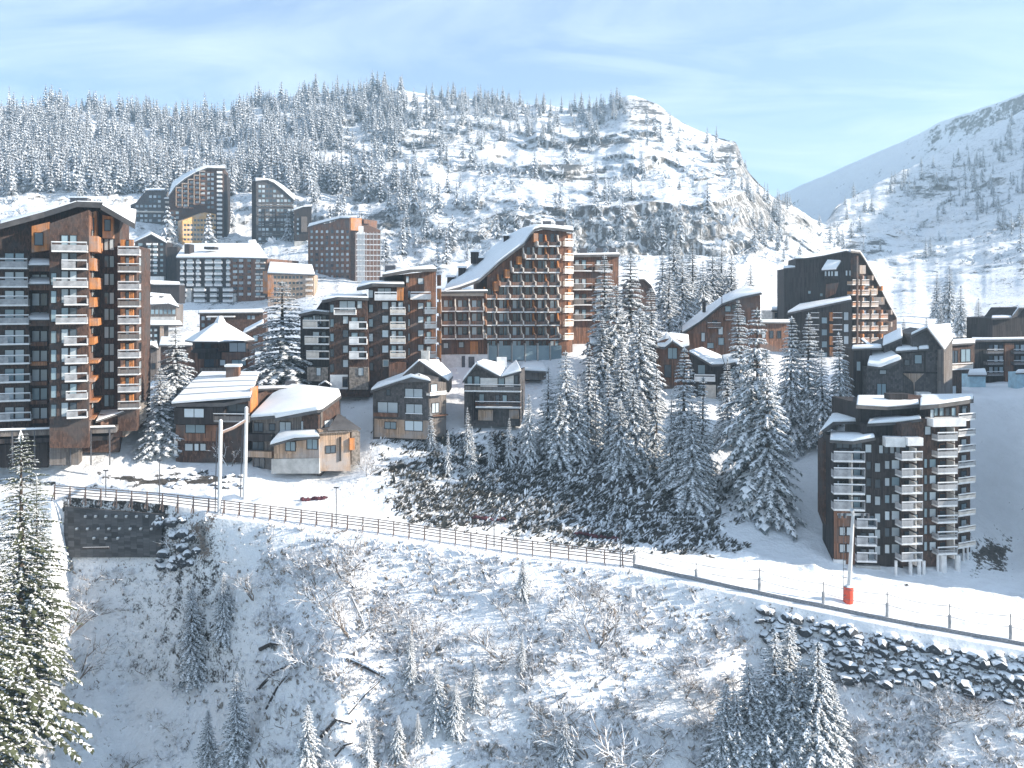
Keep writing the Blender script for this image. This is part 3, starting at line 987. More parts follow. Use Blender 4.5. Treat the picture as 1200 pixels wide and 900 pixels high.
for i, (px, t, b, w, l) in enumerate([
    (402, 618, 672, 1.35, 'big brown bare shrub right under the wooden fence'),
    (376, 655, 706, 1.3, 'bare shrub just below the big brown one under the fence'),
    (352, 722, 775, 1.4, 'frosted shrub above the upper end of the fallen logs'),
    (414, 690, 745, 1.3, 'arching bare shrub hung with snow left of the bright slope'),
    (700, 690, 752, 1.3, 'dark bare shrub casting shade in the middle of the right scrub slope'),
    (692, 672, 715, 1.4, 'pale bare shrub just above the dark one on the right scrub slope'),
    (588, 715, 770, 1.5, 'wide frosted shrub in the middle of the bright slope'),
    (494, 712, 758, 1.2, 'upright frosted shrub left of the middle of the bright slope'),
    (800, 780, 815, 1.4, 'low dark shrub on the slope left of the bottom right spruces'),
    (700, 820, 895, 1.6, 'large brown brush at the bottom edge of the middle'),
    (745, 850, 905, 1.5, 'brown brush right of the large one at the bottom edge'),
    (650, 805, 850, 1.3, 'frosted brush left above the large brown one at the bottom'),
    (1105, 785, 830, 1.2, 'sandy bare shrub on the boulder bank foot at the right'),
    (1148, 810, 842, 1.4, 'low sandy bush below the boulder bank near the right edge'),
    (1190, 812, 848, 1.3, 'low dark bush below the boulder bank at the right edge'),
    (430, 530, 556, 1.3, 'frosted shrub below the grey shingled house'),
    (75, 680, 742, 1.2, 'bare frosted shrub beside the huge left edge spruce'),
    (88, 735, 792, 1.2, 'pale bare bush on the shaded slope right of the huge left edge spruce'),
    (300, 660, 700, 1.3, 'frosted shrub on the edge between shaded and bright slope'),
    (270, 510, 545, 1.0, 'snow-covered bush between the ribbed roof chalet and low chalet')]):
    shrub(px, t, b, l, None, i, w)
RS = random.Random(77)
n = 0
while n < 190:
    px, py = RS.uniform(-10, 1210), RS.uniform(640, 905)
    fence_y = np.interp(px, [70, 300, 600, 900, 1200], [600, 622, 665, 775, 830])
    if px < 195 and py < 655: continue
    if py < fence_y + 10: continue
    sz = RS.uniform(12, 30)
    left = px < 330
    if left and RS.random() < 0.6: continue
    l, gr = (('low frosted shrub on the shaded left snow slope', 'low shrubs on the shaded left slope') if left else
             ('low frosted shrub in the bright scrub below the road', 'low shrubs on the bright scrub slope'))
    shrub(px, py - sz, py, l, gr, n, RS.uniform(1.1, 1.9), True)
    n += 1


# ---- ground cover: frosted tufts below the road, dark heath on the bank
def cover(name, n, box, size, mats, wts, seed, label, lean, prob=None, blades=4):
    R = np.random.default_rng(seed)
    px = R.uniform(box[0], box[2], n * 2); py = R.uniform(box[1], box[3], n * 2)
    V, Fc, mi = [], [], []
    RR = random.Random(seed)
    k = 0
    for a, b in zip(px, py):
        if k >= n: break
        if prob is not None and RR.random() > prob(a, b): continue
        g = ground(a, b); k += 1
        s = size * RR.uniform(.4, 1.5) * (1.8 if RR.random() < 0.06 else 1)
        m = 0 if RR.random() < wts else 1
        for _ in range(blades):
            an = RR.random() * 6.28
            d = Vector((math.cos(an) * .7 + lean[0], math.sin(an) * .7 + lean[1], RR.uniform(.25, 1.0)))
            w = Vector((-d.y, d.x, 0)); w = w.normalized() * s * RR.uniform(.10, .22)
            p = g + Vector((RR.uniform(-.4, .4) * s, RR.uniform(-.4, .4) * s, -0.1 * s))
            t = p + d * s
            i0 = len(V)
            V.extend([tuple(p - w), tuple(p + w), tuple(p + d * s * .6 + w * 1.2 + Vector((0, 0, .05 * s))), tuple(t), tuple(p + d * s * .6 - w * 1.2)])
            Fc.append((i0, i0 + 1, i0 + 2, i0 + 3, i0 + 4)); mi.append(m)
    me = bpy.data.meshes.new(name)
    me.from_pydata(V, [], Fc)
    for m in mats: me.materials.append(m)
    me.polygons.foreach_set('material_index', mi)
    o = link(name, me)
    return tag(o, label, 'ground cover', kind='stuff')


M['heath'] = mat_plain('dark_heath', (0.075, 0.074, 0.066), 0.9, 0.5, 0.8)
M['tuft'] = mat_plain('dry_tuft', (0.30, 0.27, 0.24), 0.9, 0.4, 0.8)


def p_near(a, b):
    if b < np.interp(a, [-20, 70, 300, 600, 740, 885, 890, 1000, 1210], [590, 592, 612, 655, 672, 705, 775, 798, 822]): return 0
    if 70 < a < 200 and b < 655: return 0
    v = float(fbm(np.array([a / 40.]), np.array([b / 26.]), 3)[0])
    return (0.25 if a < 300 else 0.85) * max(0.08, 0.55 + 1.3 * v)


def p_heath(a, b):
    k = max(abs(a - 655) / 215.0, abs(b - (578 + (a - 655) * 0.14)) / 62.0)
    v = float(fbm(np.array([a / 26. + b / 60.]), np.array([b / 12. - a / 70.]), 3)[0])
    return max(0, (1.05 - k) * 3) * max(0.12, 0.6 + 1.4 * v)


cover('scrub', 24000, (-20, 600, 1210, 905), 0.46, [M['twigfrost'], M['tuft']], 0.80, 5, 'frosted grass and low scrub on the valley side', (0.1, 0), p_near)
cover('heath', 15000, (430, 505, 875, 650), 0.55, [M['heath'], M['treesnow']], 0.62, 6, 'dark heath with snow on the shaded bank above the road', (0.7, 0.2), p_heath)


def p_mtn(a, b):
    if b < np.interp(a, [-20, 430, 700, 735, 840, 900, 960, 1000, 1200], [130, 120, 140, 125, 170, 240, 270, 250, 150]): return 0
    v = float(fbm(np.array([a / 24.]), np.array([b / 11.]), 4, 0.6)[0])
    k = np.interp(a, [-20, 250, 450, 840, 960, 1200], [.3, .5, 1, .9, .25, .2])
    if 145 < a < 460 and b > 215: k *= 0.3
    return k * max(0.0, 0.25 + 1.9 * v)


cover('mountain_scrub', 11000, (-10, 120, 1210, 312), 2.6, [M['far_needle'], M['frostsnow']], 0.55, 9, 'frosted scrub and dwarf pine on the rocky mountainside', (0, 0), p_mtn, 5)
# ---------------------------------------------------------------- building kit
_cache = {}


def r1(x, q=0.1):
    return max(q, round(x / q) * q)


def win_mesh(w, h, frame, sill_snow):
    """Frame ring with a mullion; local x along the wall, -y outwards, z up; origin at the opening's centre."""
    key = ('w', w, h, frame, sill_snow)
    if key not in _cache:
        mb = MB(); t = min(0.09, w * 0.16); d = 0.09
        x, z = w / 2, h / 2
        mb.box(-x - t, -d, -z - t, x + t, 0.02, -z); mb.box(-x - t, -d, z, x + t, 0.02, z + t)
        mb.box(-x - t, -d, -z, -x, 0.02, z); mb.box(x, -d, -z, x + t, 0.02, z)
        if w > 1.3:
            mb.box(-0.04, -d + 0.01, -z, 0.04, 0.02, z)
        if sill_snow:
            mb.box(-x - t, -d - 0.12, -z - t - 0.02, x + t, -d - 0.002, -z - t + 0.10, 1)
        _cache[key] = mb.mesh('window', [M[frame], M['roofsnow']])
    return _cache[key]


def pane_mesh(w, h, kind):
    key = ('p', w, h, kind)
    if key not in _cache:
        mb = MB(); x, z = w / 2, h / 2
        mb.box(-x, -0.035, -z, x, 0.0, z)
        if kind == 'curtain':
            mb.m = [0] * 6
        _cache[key] = mb.mesh('pane', [M[kind]])
    return _cache[key]


def balc_mesh(w, o, slab):
    key = ('bs', w, o, slab)
    if key not in _cache:
        mb = MB()
        mb.box(-w / 2, -o, -0.10, w / 2, -0.003, 0.10)
        mb.box(-w / 2 + .05, -o - .004, 0.103, w / 2 - .05, -o + 0.35, 0.16, 1)
        _cache[key] = mb.mesh('balcony', [M[slab], M['roofsnow']])
    return _cache[key]


def rail_mesh(w, o, h, mat, style):
    key = ('br', w, o, h, mat, style)
    if key not in _cache:
        mb = MB(); x = w / 2; e = 0.06
        if style == 'panel':
            mb.box(-x, -o - .05, 0.17, x, -o + 0.01, h * 0.72)
        elif style == 'half':
            mb.box(-x, -o - .05, 0.17, -x + w * 0.55, -o + 0.01, h * 0.85)
        elif style == 'loggia':
            mb.box(-x, -o - .05, 0.17, x, -o + 0.01, h)
        elif style == 'bars':
            for zz in (0.30, 0.55):
                mb.box(-x, -o - .03, h * zz - .05, x, -o + 0.01, h * zz + .05)
        for s in (-1, 1):
            a = s * x - (e if s > 0 else 0)
            mb.box(a, -o + .012, 0.17, a + e, -0.004, h * 0.72)
            mb.box(a - 0.01, -o - .06, 0.104, a + e + .01, -o + .02, h * 0.93)
        if style != 'loggia':
            mb.box(-x, -o - .06, h * 0.9, x, -o + .02, h)
            mb.box(-x, -o - .07, h + .003, x, -o + .03, h + 0.09, 1)
        _cache[key] = mb.mesh('railing', [M[mat], M['roofsnow']])
    return _cache[key]


def div_mesh(o, h, mat):
    key = ('bd', o, h, mat)
    if key not in _cache:
        mb = MB()
        # cheek that steps down towards the rail, as on terraced blocks
        pts = [(0, 0, 0.105), (0, -o, 0.105), (0, -o, h * 0.36), (0, -o * 0.45, h * 0.46), (0, -o * 0.25, h * 0.95), (0, 0, h * 0.95)]
        mb.prism([(-.13, y, z) for _, y, z in pts], (0.26, 0, 0))
        _cache[key] = mb.mesh('cheek_wall', [M[mat]])
    return _cache[key]


class Fac:
    """A vertical facade plane of a building, set out from the survey of the photograph."""
    def __init__(s, root, a, b, px=True):
        s.root = root
        if px:
            (px0, D0), (px1, D1) = a, b
            a = ((px0 - CX) / F * D0, D0); b = ((px1 - CX) / F * D1, D1)
        s.A = Vector((a[0], a[1], 0)); B = Vector((b[0], b[1], 0))
        s.len = (B - s.A).length
        s.U = (B - s.A).normalized()
        s.n = Vector((s.U.y, -s.U.x, 0))
        s.R = Matrix((s.U, -s.n, Vector((0, 0, 1)))).transposed().to_4x4()

    def uv(s, px, py, off=0.0):
        d = Vector(((px - CX) / F, 1, 0))
        A = s.A + s.n * off
        t = A.dot(s.n) / d.dot(s.n)
        p = d * t
        return (p - A).dot(s.U), CAMZ - (py - HY) / F * t

    def pt(s, u, z, off=0.0):
        p = s.A + s.U * u + s.n * off
        return Vector((p.x, p.y, z))

    def at(s, px, py, off=0.0):
        u, z = s.uv(px, py, off)
        return s.pt(u, z, off)

    def right_side(s, u=None):
        """Facade that turns the right-hand corner and runs back."""
        c = s.pt(s.len if u is None else u, 0)
        e = c - s.n * 10
        return Fac(s.root, (c.x, c.y), (e.x, e.y), px=False)

    def left_side(s, depth=10, u=0):
        c = s.pt(u, 0); e = c - s.n * depth
        return Fac(s.root, (e.x, e.y), (c.x, c.y), px=False)

    # --- pieces
    def wall(s, poly, back, mat='dark', off=0.0, name='wall', base=None):
        pts = [s.at(x, y, off) for x, y in poly]
        if base is not None:
            zmin = min(p.z for p in pts)
            for p in pts:
                if p.z < zmin + 0.6: p.z = zmin - base
        mb = MB(); mb.prism(pts, -s.n * back)
        return mb.build(name, M[mat], s.root)

    def panel(s, x0, y0, x1, y1, mat, th=0.1, off=0.0, name='panel'):
        (u0, z0), (u1, z1) = s.uv(x0, y1, off), s.uv(x1, y0, off)
        mb = MB(); mb.obox(s.pt(u0, z0, off + 0.003), s.U * (u1 - u0), Vector((0, 0, z1 - z0)), s.n * th)
        return mb.build(name, M[mat], s.root)

    def _mat(s, u, z, off):
        m = Matrix.Translation(s.pt(u, z, off) - s.root.location) @ s.R
        return m

    def win(s, x0, y0, x1, y1, kind=None, off=0.0, frame='black', pane=True, snow=False):
        (u0, z0), (u1, z1) = s.uv(x0, y1, off), s.uv(x1, y0, off)
        w, h = r1(abs(u1 - u0)), r1(abs(z1 - z0))
        if kind is None:
            kind = random.choice(['pane_light', 'pane_light', 'pane_blue', 'pane_dark'])
        o = link('window', win_mesh(w, h, frame, snow), s.root, s._mat((u0 + u1) / 2, (z0 + z1) / 2, off + 0.003))
        link('pane', pane_mesh(w, h, kind), o)
        return o

    def wins(s, xs, ys, **k):
        for y0, y1 in ys:
            for x0, x1 in xs:
                s.win(x0, y0, x1, y1, **k)

    def plainwin(s, x0, y0, x1, y1, kind='pane_light', off=0.0):
        """A window too far off to show its frame."""
        (u0, z0), (u1, z1) = s.uv(x0, y1, off), s.uv(x1, y0, off)
        w, h = r1(abs(u1 - u0), .2), r1(abs(z1 - z0), .2)
        return link('window', pane_mesh(w, h, kind), s.root, s._mat((u0 + u1) / 2, (z0 + z1) / 2, off + 0.003))

    def balc(s, x0, x1, ytop, ybot, out, mat='white', style='panel', slab='white', off=0.0, cheeks=None):
        u0, z0 = s.uv(x0, ybot, off + out); u1, z1 = s.uv(x1, ytop, off + out)
        w, h = r1(u1 - u0), r1(z1 - z0, .05)
        o = link('balcony', balc_mesh(w, r1(out), slab), s.root, s._mat((u0 + u1) / 2, z0 + 0.1, off))
        link('railing', rail_mesh(w, r1(out), h, mat, style), o)
        return o

    def cheek(s, x, ytop, ybot, out, mat='cream', off=0.0):
        u, z0 = s.uv(x, ybot, off + out); _, z1 = s.uv(x, ytop, off + out)
        return link('cheek_wall', div_mesh(r1(out), r1(z1 - z0, .1), mat), s.root, s._mat(u, z0 + 0.1, off))


def roof(root, pts, th=0.35, snow=0.35, mat='metalroof', inset=0.0, name='roof', snowname='snow_layer'):
    """Roof slab under the polygon pts (world points) with a snow layer lying on it as its sub-part."""
    pts = [Vector(p) for p in pts]
    mb = MB(); mb.prism(pts, (0, 0, -th))
    o = mb.build(name, M[mat], root)
    if snow:
        c = sum(pts, Vector()) / len(pts)
        R = random.Random(len(pts) + int(c.x * 7))
        low = [p + (c - p).normalized() * (inset + 0.06) + Vector((0, 0, 0.004)) for p in pts]
        up = [p + (c - p).normalized() * (inset + 0.06 + R.uniform(.1, .3)) + Vector((0, 0, 1.25 * snow * R.uniform(.7, 1.25))) for p in pts]
        mb = MB(); n = len(pts)
        mb.v = [tuple(p) for p in low] + [tuple(p) for p in up]
        nr = Vector()
        for i in range(n): nr += pts[i].cross(pts[(i + 1) % n])
        order = list(range(n)) if nr.z > 0 else list(range(n - 1, -1, -1))
        mb.f.append(tuple(n + i for i in order)); mb.m.append(0)
        mb.f.append(tuple(reversed(order))); mb.m.append(0)
        for a in range(n):
            i, j = order[a], order[(a + 1) % n]
            mb.f.append((i, j, n + j, n + i)); mb.m.append(0)
        so = mb.build(snowname, M['roofsnow'], root, o, smooth=True)
        bv = so.modifiers.new('round', 'BEVEL'); bv.width = snow * 0.42; bv.segments = 3; bv.limit_method = 'ANGLE'; bv.angle_limit = 0.6
    return o


def boxpart(root, px0, py0, px1, py1, D, depth, mat, name):
    a, b = P(px0, py1, D), P(px1, py0, D)
    mb = MB(); mb.box(a.x, D, a.z, b.x, D + depth, b.z)
    return mb.build(name, M[mat], root)


def B(name, label, cat, px, py, D, group=None):
    return empty(name, P(px, py, D), label, cat, group)


rr = random.Random(5)


def L():
    return rr.choice(['pane_light', 'pane_light', 'pane_blue', 'pane_dark'])


# ================================================================ B1: tall block at the left edge
b = B('apartment_block', 'tall dark timber apartment block at the left edge with white balconies and orange cheeks', 'building', 60, 508, 141)
f = Fac(b, (-62, 138.5), (140, 146))
f.wall([(-62, 530), (-62, 282), (0, 262.5), (50, 249.5), (92, 238.5), (118, 240), (140, 250), (140, 530)], 15, 'dark')
fa = Fac(b, (-62, 136.6), (34, 140))                 # left balcony bay
fa.wall([(-62, 525), (-62, 300), (34, 300), (34, 525)], 3, 'dark', name='bay')
fc = Fac(b, (58, 135.6), (104, 137.4))               # projecting bay
fc.wall([(58, 525), (58, 262), (104, 246), (104, 525)], 6, 'dark', name='bay')
fe = Fac(b, (138, 143), (160, 143.6))                # right bay
fe.wall([(138, 505), (138, 285), (160, 288), (160, 505)], 12, 'dark', name='bay')
pitch = 22.0
slabsA = [315, 337, 359, 381, 405, 428, 450, 472, 495]
for i, y in enumerate(slabsA):
    s = i * 0.9
    fa.balc(-26 + s, 32 + s * 0.6, y - 11, y, 1.5, 'rail', 'panel' if i < 4 else 'half')
    for x0, x1 in ((6, 16), (18, 28)):
        fa.win(x0, y - 18, x1, y - 12.5 + 10, kind='pane_light' if i % 3 else 'pane_blue')
    fa.win(-20, y - 17, -4, y - 3)
for i, y in enumerate([295, 316, 337, 358, 380, 405, 427, 448, 469, 491]):
    x0 = [60, 72, 62, 75, 65, 75, 76, 76, 77, 78][i]
    fc.balc(x0, 102, y - 10, y, 1.5, 'rail', 'panel' if i % 2 == 0 else 'half')
    for xa, xb in ((72, 80), (82, 90)):
        fc.win(xa, y - 19, xb, y - 3, kind=L())
    if i > 1: fc.win(60, y - 17, 66, y - 3, kind='pane_blue')
for i, y in enumerate([322, 344, 366, 388, 411, 433, 455, 478]):   # recess between the bays
    f.win(38, y, 46, y + 14, kind=L()); f.win(48, y, 55, y + 14, kind=L())
for y in (400, 423, 446, 468, 490):
    f.panel(35, y, 57, y + 5, 'orange' if y % 2 else 'mid', 1.4, name='balcony_front')
for y in (308, 330, 372):                                           # bay windows with sloping snow-covered lids
    f.wall([(34, y + 10), (34, y), (58, y), (58, y + 10)], 2.5, 'mid', off=2.5, name='bay_window')
    a, c = f.at(33, y - 3, 0.2), f.at(59, y - 3, 0.2)
    roof(b, [f.at(32, y + 3, 3.4), f.at(60, y + 3, 3.4), c, a], .15, .3, name='bay_roof')
f.wall([(37, 296), (37, 265), (58, 260), (58, 293)], 2.0, 'orange', off=2.0, name='oriel')
f.win(41, 273, 50, 287, kind='pane_dark', off=2.0)
fs = fc.right_side()
fs.panel(104, 262, 119, 506, 'mid', .05, name='cladding')
rs = random.Random(3)
for i, y in enumerate([290, 312, 334, 355, 377, 399, 421, 443, 465, 487]):       # right flank in fresh larch: cheeks catch the sun
    fs.panel(104.6, y - 7, 114 if i % 2 else 118.5, y + 5, 'orange', 0.7 if i % 2 else 1.2, off=.05, name='cheek_panel')
    fs.win(107, y - 18, 111.5, y - 8, kind='pane_light', off=.05)
    fs.panel(113.5, y - 19, 118, y - 8, 'orange', 0.35, off=.05, name='cheek_panel')
f.wall([(103, 279), (103, 250), (113, 247), (113, 279)], 2.6, 'orange', off=2.6, name='oriel')
f.win(105, 256, 110, 272, kind='pane_blue', off=2.6)
f.wall([(120, 279), (120, 252), (132, 254), (132, 279)], 2.2, 'orange', off=2.2, name='oriel')
f.win(123, 258, 129, 270, kind='pane_dark', off=2.2)
for y in [280, 300, 321, 343, 362, 383, 403, 423, 443, 463]:
    f.win(122.5, y, 127.3, y + 13, kind=L()); f.win(128.6, y, 133.5, y + 13, kind=L())
for i, y in enumerate([299, 319, 340, 360, 380, 399, 420, 440, 460, 480]):
    fe.balc(138, 163, y - 9, y, 1.6, 'grey' if i % 2 else 'rail', 'panel')
    fe.panel(142, y - 18, 147, y - 10, 'orange', 0.5, name='cheek_panel')
    fe.panel(152, y - 18, 157, y - 10, 'orange', 0.5, name='cheek_panel')
    fe.win(147.6, y - 17, 151.5, y - 4, kind=L())
fes = fe.right_side()
for i, y in enumerate([302, 322, 343, 363, 383, 402, 423, 443, 463]):
    fes.win(162.5, y, 165, y + 9, kind=L())
# roof: two wings meeting over the right bays
roof(b, [f.at(-62, 281, 3), f.at(0, 262, 3), f.at(0, 258, -15), f.at(-62, 270, -15)], .9, .1)
roof(b, [f.at(0, 262, 3), f.at(52, 248, 3), f.at(90, 236, 4), f.at(92, 238, -15), f.at(0, 258, -15)], .9, .1)
roof(b, [f.at(90, 236, 4), f.at(120, 237, 4.5), f.at(122, 240, -15), f.at(92, 238, -15)], .9, .1)
roof(b, [f.at(118, 239, 4.5), f.at(158, 262, 5.0), f.at(160, 246, -8), f.at(122, 240, -15)], .9, .12)
mb = MB(); c = f.at(93, 236, -6); mb.box(c.x - 1.6, c.y, c.z - 3, c.x + 1.3, c.y + 1.5, c.z + .6); ch = mb.build('chimney', M['darksteel'], b)
mb = MB(); mb.box(c.x - 1.8, c.y - .2, c.z + .603, c.x + 1.5, c.y + 1.7, c.z + .85); mb.build('chimney_cap', M['roofsnow'], b, ch)
# parking deck in front
b2 = B('parking_deck', 'low timber deck with dark openings at the foot of the left apartment block', 'deck', 60, 530, 138)
f = Fac(b2, (-60, 133), (136, 140))
f.wall([(-60, 514), (-60, 508), (136, 501), (136, 507)], 4.5, 'grey', name='deck_floor')
f.wall([(-60, 522), (-60, 516), (130, 511), (130, 516)], 4.0, 'black', off=-.4, name='deck_beam')
f.wall([(58, 545), (58, 517), (92, 514), (92, 545)], 3.8, 'grey', off=-.2, name='wall')
f.wall([(-60, 548), (-60, 524), (56, 519), (56, 548)], 1, 'black', off=-3.2, name='back_wall')
for x in (-40, -12, 14, 40, 82, 106, 128):
    f.panel(x, 500, x + 1.5, 545, 'darksteel', 0.25, off=-.2, name='post')
roof(b2, [f.at(-60, 507, .2), f.at(136, 500.5, .2), f.at(136, 500, -4.5), f.at(-60, 507, -4.5)], .1, .25, name='deck_top')
b3 = B('ramp_wall', 'pale stone ramp parapet by the right foot of the left apartment block', 'ramp', 150, 495, 146)
f = Fac(b3, (126, 142), (172, 147))
f.wall([(147, 512), (146, 482), (172, 470), (172, 492)], 1.2, 'stone', name='parapet')
f.wall([(118, 512), (118, 486), (146, 483), (146, 512)], 5, 'mid', off=-1, name='wall')
roof(b3, [f.at(112, 494, 1), f.at(146, 482, 1), f.at(150, 474, -5), f.at(118, 480, -5)], .25, .2, 'metalroof')
b3s = f

# ================================================================ B2: hexagonal cottage
b = B('hexagonal_house', 'small house with snow-covered pyramid roof and pointed white cap', 'house', 258, 442, 184)
D0 = 184.0
c0 = P(258, 442, D0 + 5); ez = P(258, 400, D0 - 1).z; az = P(258, 379, D0).z
ring = lambda r, z, ph=0.26, n=8: [Vector((c0.x + r * math.cos(ph + 2 * math.pi * i / n), c0.y + r * math.sin(ph + 2 * math.pi * i / n), z)) for i in range(n)]
mb = MB(); mb.prism(ring(5.6, c0.z - 1), (0, 0, ez - c0.z + 1.6)); mb.build('wall', M['dark'], b)
mb = MB(); mb.prism(ring(5.9, P(0, 421, D0 - 1).z), (0, 0, P(0, 412, D0 - 1).z - P(0, 421, D0 - 1).z)); mb.build('balcony', M['black'], b)
mb = MB(); lo = ring(7.1, ez); k = len(lo)
hi = ring(1.2, az)
for i in range(8):
    j = (i + 1) % 8
    dz = Vector((0, 0, -.35))
    mb.quad([lo[i], lo[j], hi[j], hi[i]], 0); mb.quad([lo[j], lo[i], lo[i] + dz, lo[j] + dz], 1)
mb.quad([p + Vector((0, 0, -.35)) for p in reversed(lo)], 1)
rf = mb.build('roof', [M['roofsnow'], M['metalroof']], b)
mb = MB(); top = Vector((c0.x, c0.y, P(0, 371, D0).z))
mb.tube([Vector((c0.x, c0.y, az - .5)), Vector((c0.x, c0.y, az + .5)), top], [1.5, 1.0, .45], 8)
mb.build('roof_cap', M['roofsnow'], b, rf)
f = Fac(b, (222, D0), (294, D0 - .6))
f.win(229, 401, 236, 411, 'pane_dark'); f.win(240, 401, 247, 410, 'pane_dark'); f.win(269, 402, 288, 412, 'pane_light')
f.wall([(222, 445), (222, 413), (293, 413), (293, 445)], 3, 'mid', name='wall')
f.win(240, 421, 252, 430, 'pane_dark'); f.win(258, 422, 264, 428, 'pane_light'); f.win(272, 422, 288, 428, 'pane_blue')
f.panel(229, 408, 256, 413, 'black', 1.2, name='balcony_front')
f.panel(236, 431, 266, 437, 'grey', 0.9, name='balcony_front')

# ================================================================ B3: ribbed shed-roof chalet
b = B('chalet', 'brown chalet with a broad snow roof crossed by dark ribs', 'house', 250, 535, 147)
f = Fac(b, (205, 146.5), (291, 145.5))
f.wall([(206, 542), (206, 473), (262, 472), (291, 465), (291, 542)], 11, 'dark')
f.wall([(204, 497), (204, 478), (262, 477), (262, 497)], 1.1, 'black', off=1.1, name='bay')
f.panel(207, 498, 263, 516, 'mid', .35, name='cladding')
f.win(216, 479, 239, 489, 'pane_light', off=1.1); f.win(218, 498, 240, 507, 'pane_blue', off=.36)
f.win(217, 520, 226, 528, 'pane_light'); f.win(228, 520, 233, 528, 'pane_light'); f.win(235, 520, 241, 528, 'pane_light')
f.win(252, 477, 262, 486, 'pane_dark'); f.win(266, 474, 289, 485, 'pane_dark')
f.balc(250, 292, 486, 495, 1.3, 'grey', 'panel', 'grey')
f.panel(205, 515, 208.5, 534, 'white', .3, name='downpipe')
fs = f.right_side()
fs.panel(293, 452, 302, 485, 'orange', .06, name='gable_cladding')
F0, F1, K1, K0 = f.at(201, 473, 1.5), f.at(293, 466, 1.2), P(304, 437, 157), P(237, 437, 160)
rf = roof(b, [F0, f.at(262, 473, 1.4), F1, K1, K0], .5, 0)
E0 = F0
for i in range(5):
    t0, t1 = i / 5 + (0.03 if i else 0.0), (i + 1) / 5 - 0.005
    q = [F0.lerp(K0, t0), F1.lerp(K1, t0), F1.lerp(K1, t1), F0.lerp(K0, t1)]
    mb = MB(); mb.prism([p + Vector((0, 0, .32)) for p in q], (0, 0, -.31)); mb.build('snow_strip', M['roofsnow'], b, rf)
mb = MB(); c = P(272, 438, 155); mb.box(c.x - 1.1, c.y, c.z - 1, c.x + 1.1, c.y + 1.4, c.z + 1.2); ch = mb.build('chimney', M['mid'], b)
mb = MB(); mb.box(c.x - 1.3, c.y - .2, c.z + 1.203, c.x + 1.3, c.y + 1.6, c.z + 1.6); mb.build('chimney_cap', M['roofsnow'], b, ch)

# small dark annex behind B4
b = B('annex', 'flat-roofed dark annex with a chimney between the ribbed chalet and the low snow-roofed one', 'house', 322, 475, 155)
f = Fac(b, (302, 154), (344, 156))
f.wall([(302, 490), (302, 457), (344, 455), (344, 490)], 6, 'mid')
f.win(303, 463, 312, 474, 'pane_light')
roof(b, [f.at(301, 456, .5), f.at(345, 454, .5), f.at(345, 453, -6), f.at(301, 455, -6)], .3, .35)
mb = MB(); c = f.at(340, 455, -2); mb.box(c.x - .9, c.y, c.z, c.x + .9, c.y + 1.2, c.z + 1.2); mb.build('chimney', M['darksteel'], b)

# ================================================================ B4: low sprawling chalet
b = B('chalet', 'low sprawling chalet with thick rounded snow roof and pink-tan lower walls', 'house', 350, 545, 144)
f = Fac(b, (293, 145.5), (376, 143.5))
f.wall([(296, 560), (296, 487), (322, 486), (376, 478), (376, 560)], 9, 'grey')
f.win(298, 496, 308, 505, 'pane_dark'); f.win(328, 495, 341, 506, 'pane_light'); f.win(353, 494, 364, 504, 'pane_light'); f.win(316, 497, 322, 504, 'pane_dark')
f.panel(290, 508, 322, 515, 'black', 1.3, name='balcony_front'); f.panel(290, 528, 322, 534, 'tan', 1.1, name='balcony_front')
f.win(296, 518, 309, 527, 'pane_dark'); f.win(298, 537, 310, 548, 'pane_dark')
f2 = Fac(b, (321, 142.2), (374, 140.8))
f2.wall([(321, 540), (321, 520), (374, 514), (374, 540)], 4, 'tan', name='extension')
f2.wall([(318, 555), (318, 538), (374, 537), (374, 555)], 4.2, 'concrete', off=.1, name='plinth')
f2.win(335, 518, 346, 528, 'pane_blue'); f2.win(360, 515, 372, 526, 'pane_blue')
roof(b, [f2.at(315, 522, 1), f2.at(345, 514, 1), f2.at(375, 512, 1), f2.at(372, 506, -3), f2.at(328, 507, -3)], .3, .4)
f3 = Fac(b, (373, 141), (411, 143))
f3.wall([(374, 552), (374, 505), (410, 504), (411, 552)], 6, 'tan', name='extension')
f3.win(382, 522, 393, 531, 'pane_dark'); f3.panel(373, 504, 412, 508, 'grey', .5, name='beam')
f3.panel(398, 512, 399.5, 540, 'black', .3, name='post')
f3.panel(409, 513, 415, 527, 'orange', .5, name='shutter')
f3.wall([(412, 545), (412, 506), (422, 506), (422, 545)], 5, 'stone', off=-.5, name='wall')
roof(b, [f3.at(384, 503, .4), f3.at(423, 502, .4), f3.at(398, 485, -6), f3.at(396, 485, -6)], .25, 0, 'metalroof', name='glass_roof')
f4 = Fac(b, (372, 142.8), (400, 150))
f4.wall([(373, 512), (373, 487), (397, 467), (400, 500)], 5, 'dark', name='gable')
f4.win(380, 491, 390, 502, 'pane_light')
roof(b, [f.at(292, 490, 1), f.at(321, 488, 1), f.at(322, 491, 1.3), f.at(372, 481, 1.5), f4.at(378, 480, 1), f4.at(400, 464, .5), P(398, 459, 153), P(372, 455, 156), P(342, 454, 157), P(318, 464, 154)], .4, .55)

# gazebo frame
b = B('timber_gazebo', 'small dark timber gazebo frame on the snow beside the low chalet', 'gazebo', 381, 456, 160)
f = Fac(b, (374, 160), (388, 160))
for x in (375, 380, 386): f.panel(x, 449, x + 1, 462, 'black', .2, name='post')
roof(b, [f.at(373, 452, .3), f.at(381, 447, .3), f.at(381, 446, -2.5), f.at(373, 451, -2.5)], .15, .1)
roof(b, [f.at(381, 447, .3), f.at(389, 452, .3), f.at(389, 451, -2.5), f.at(381, 446, -2.5)], .15, .1)

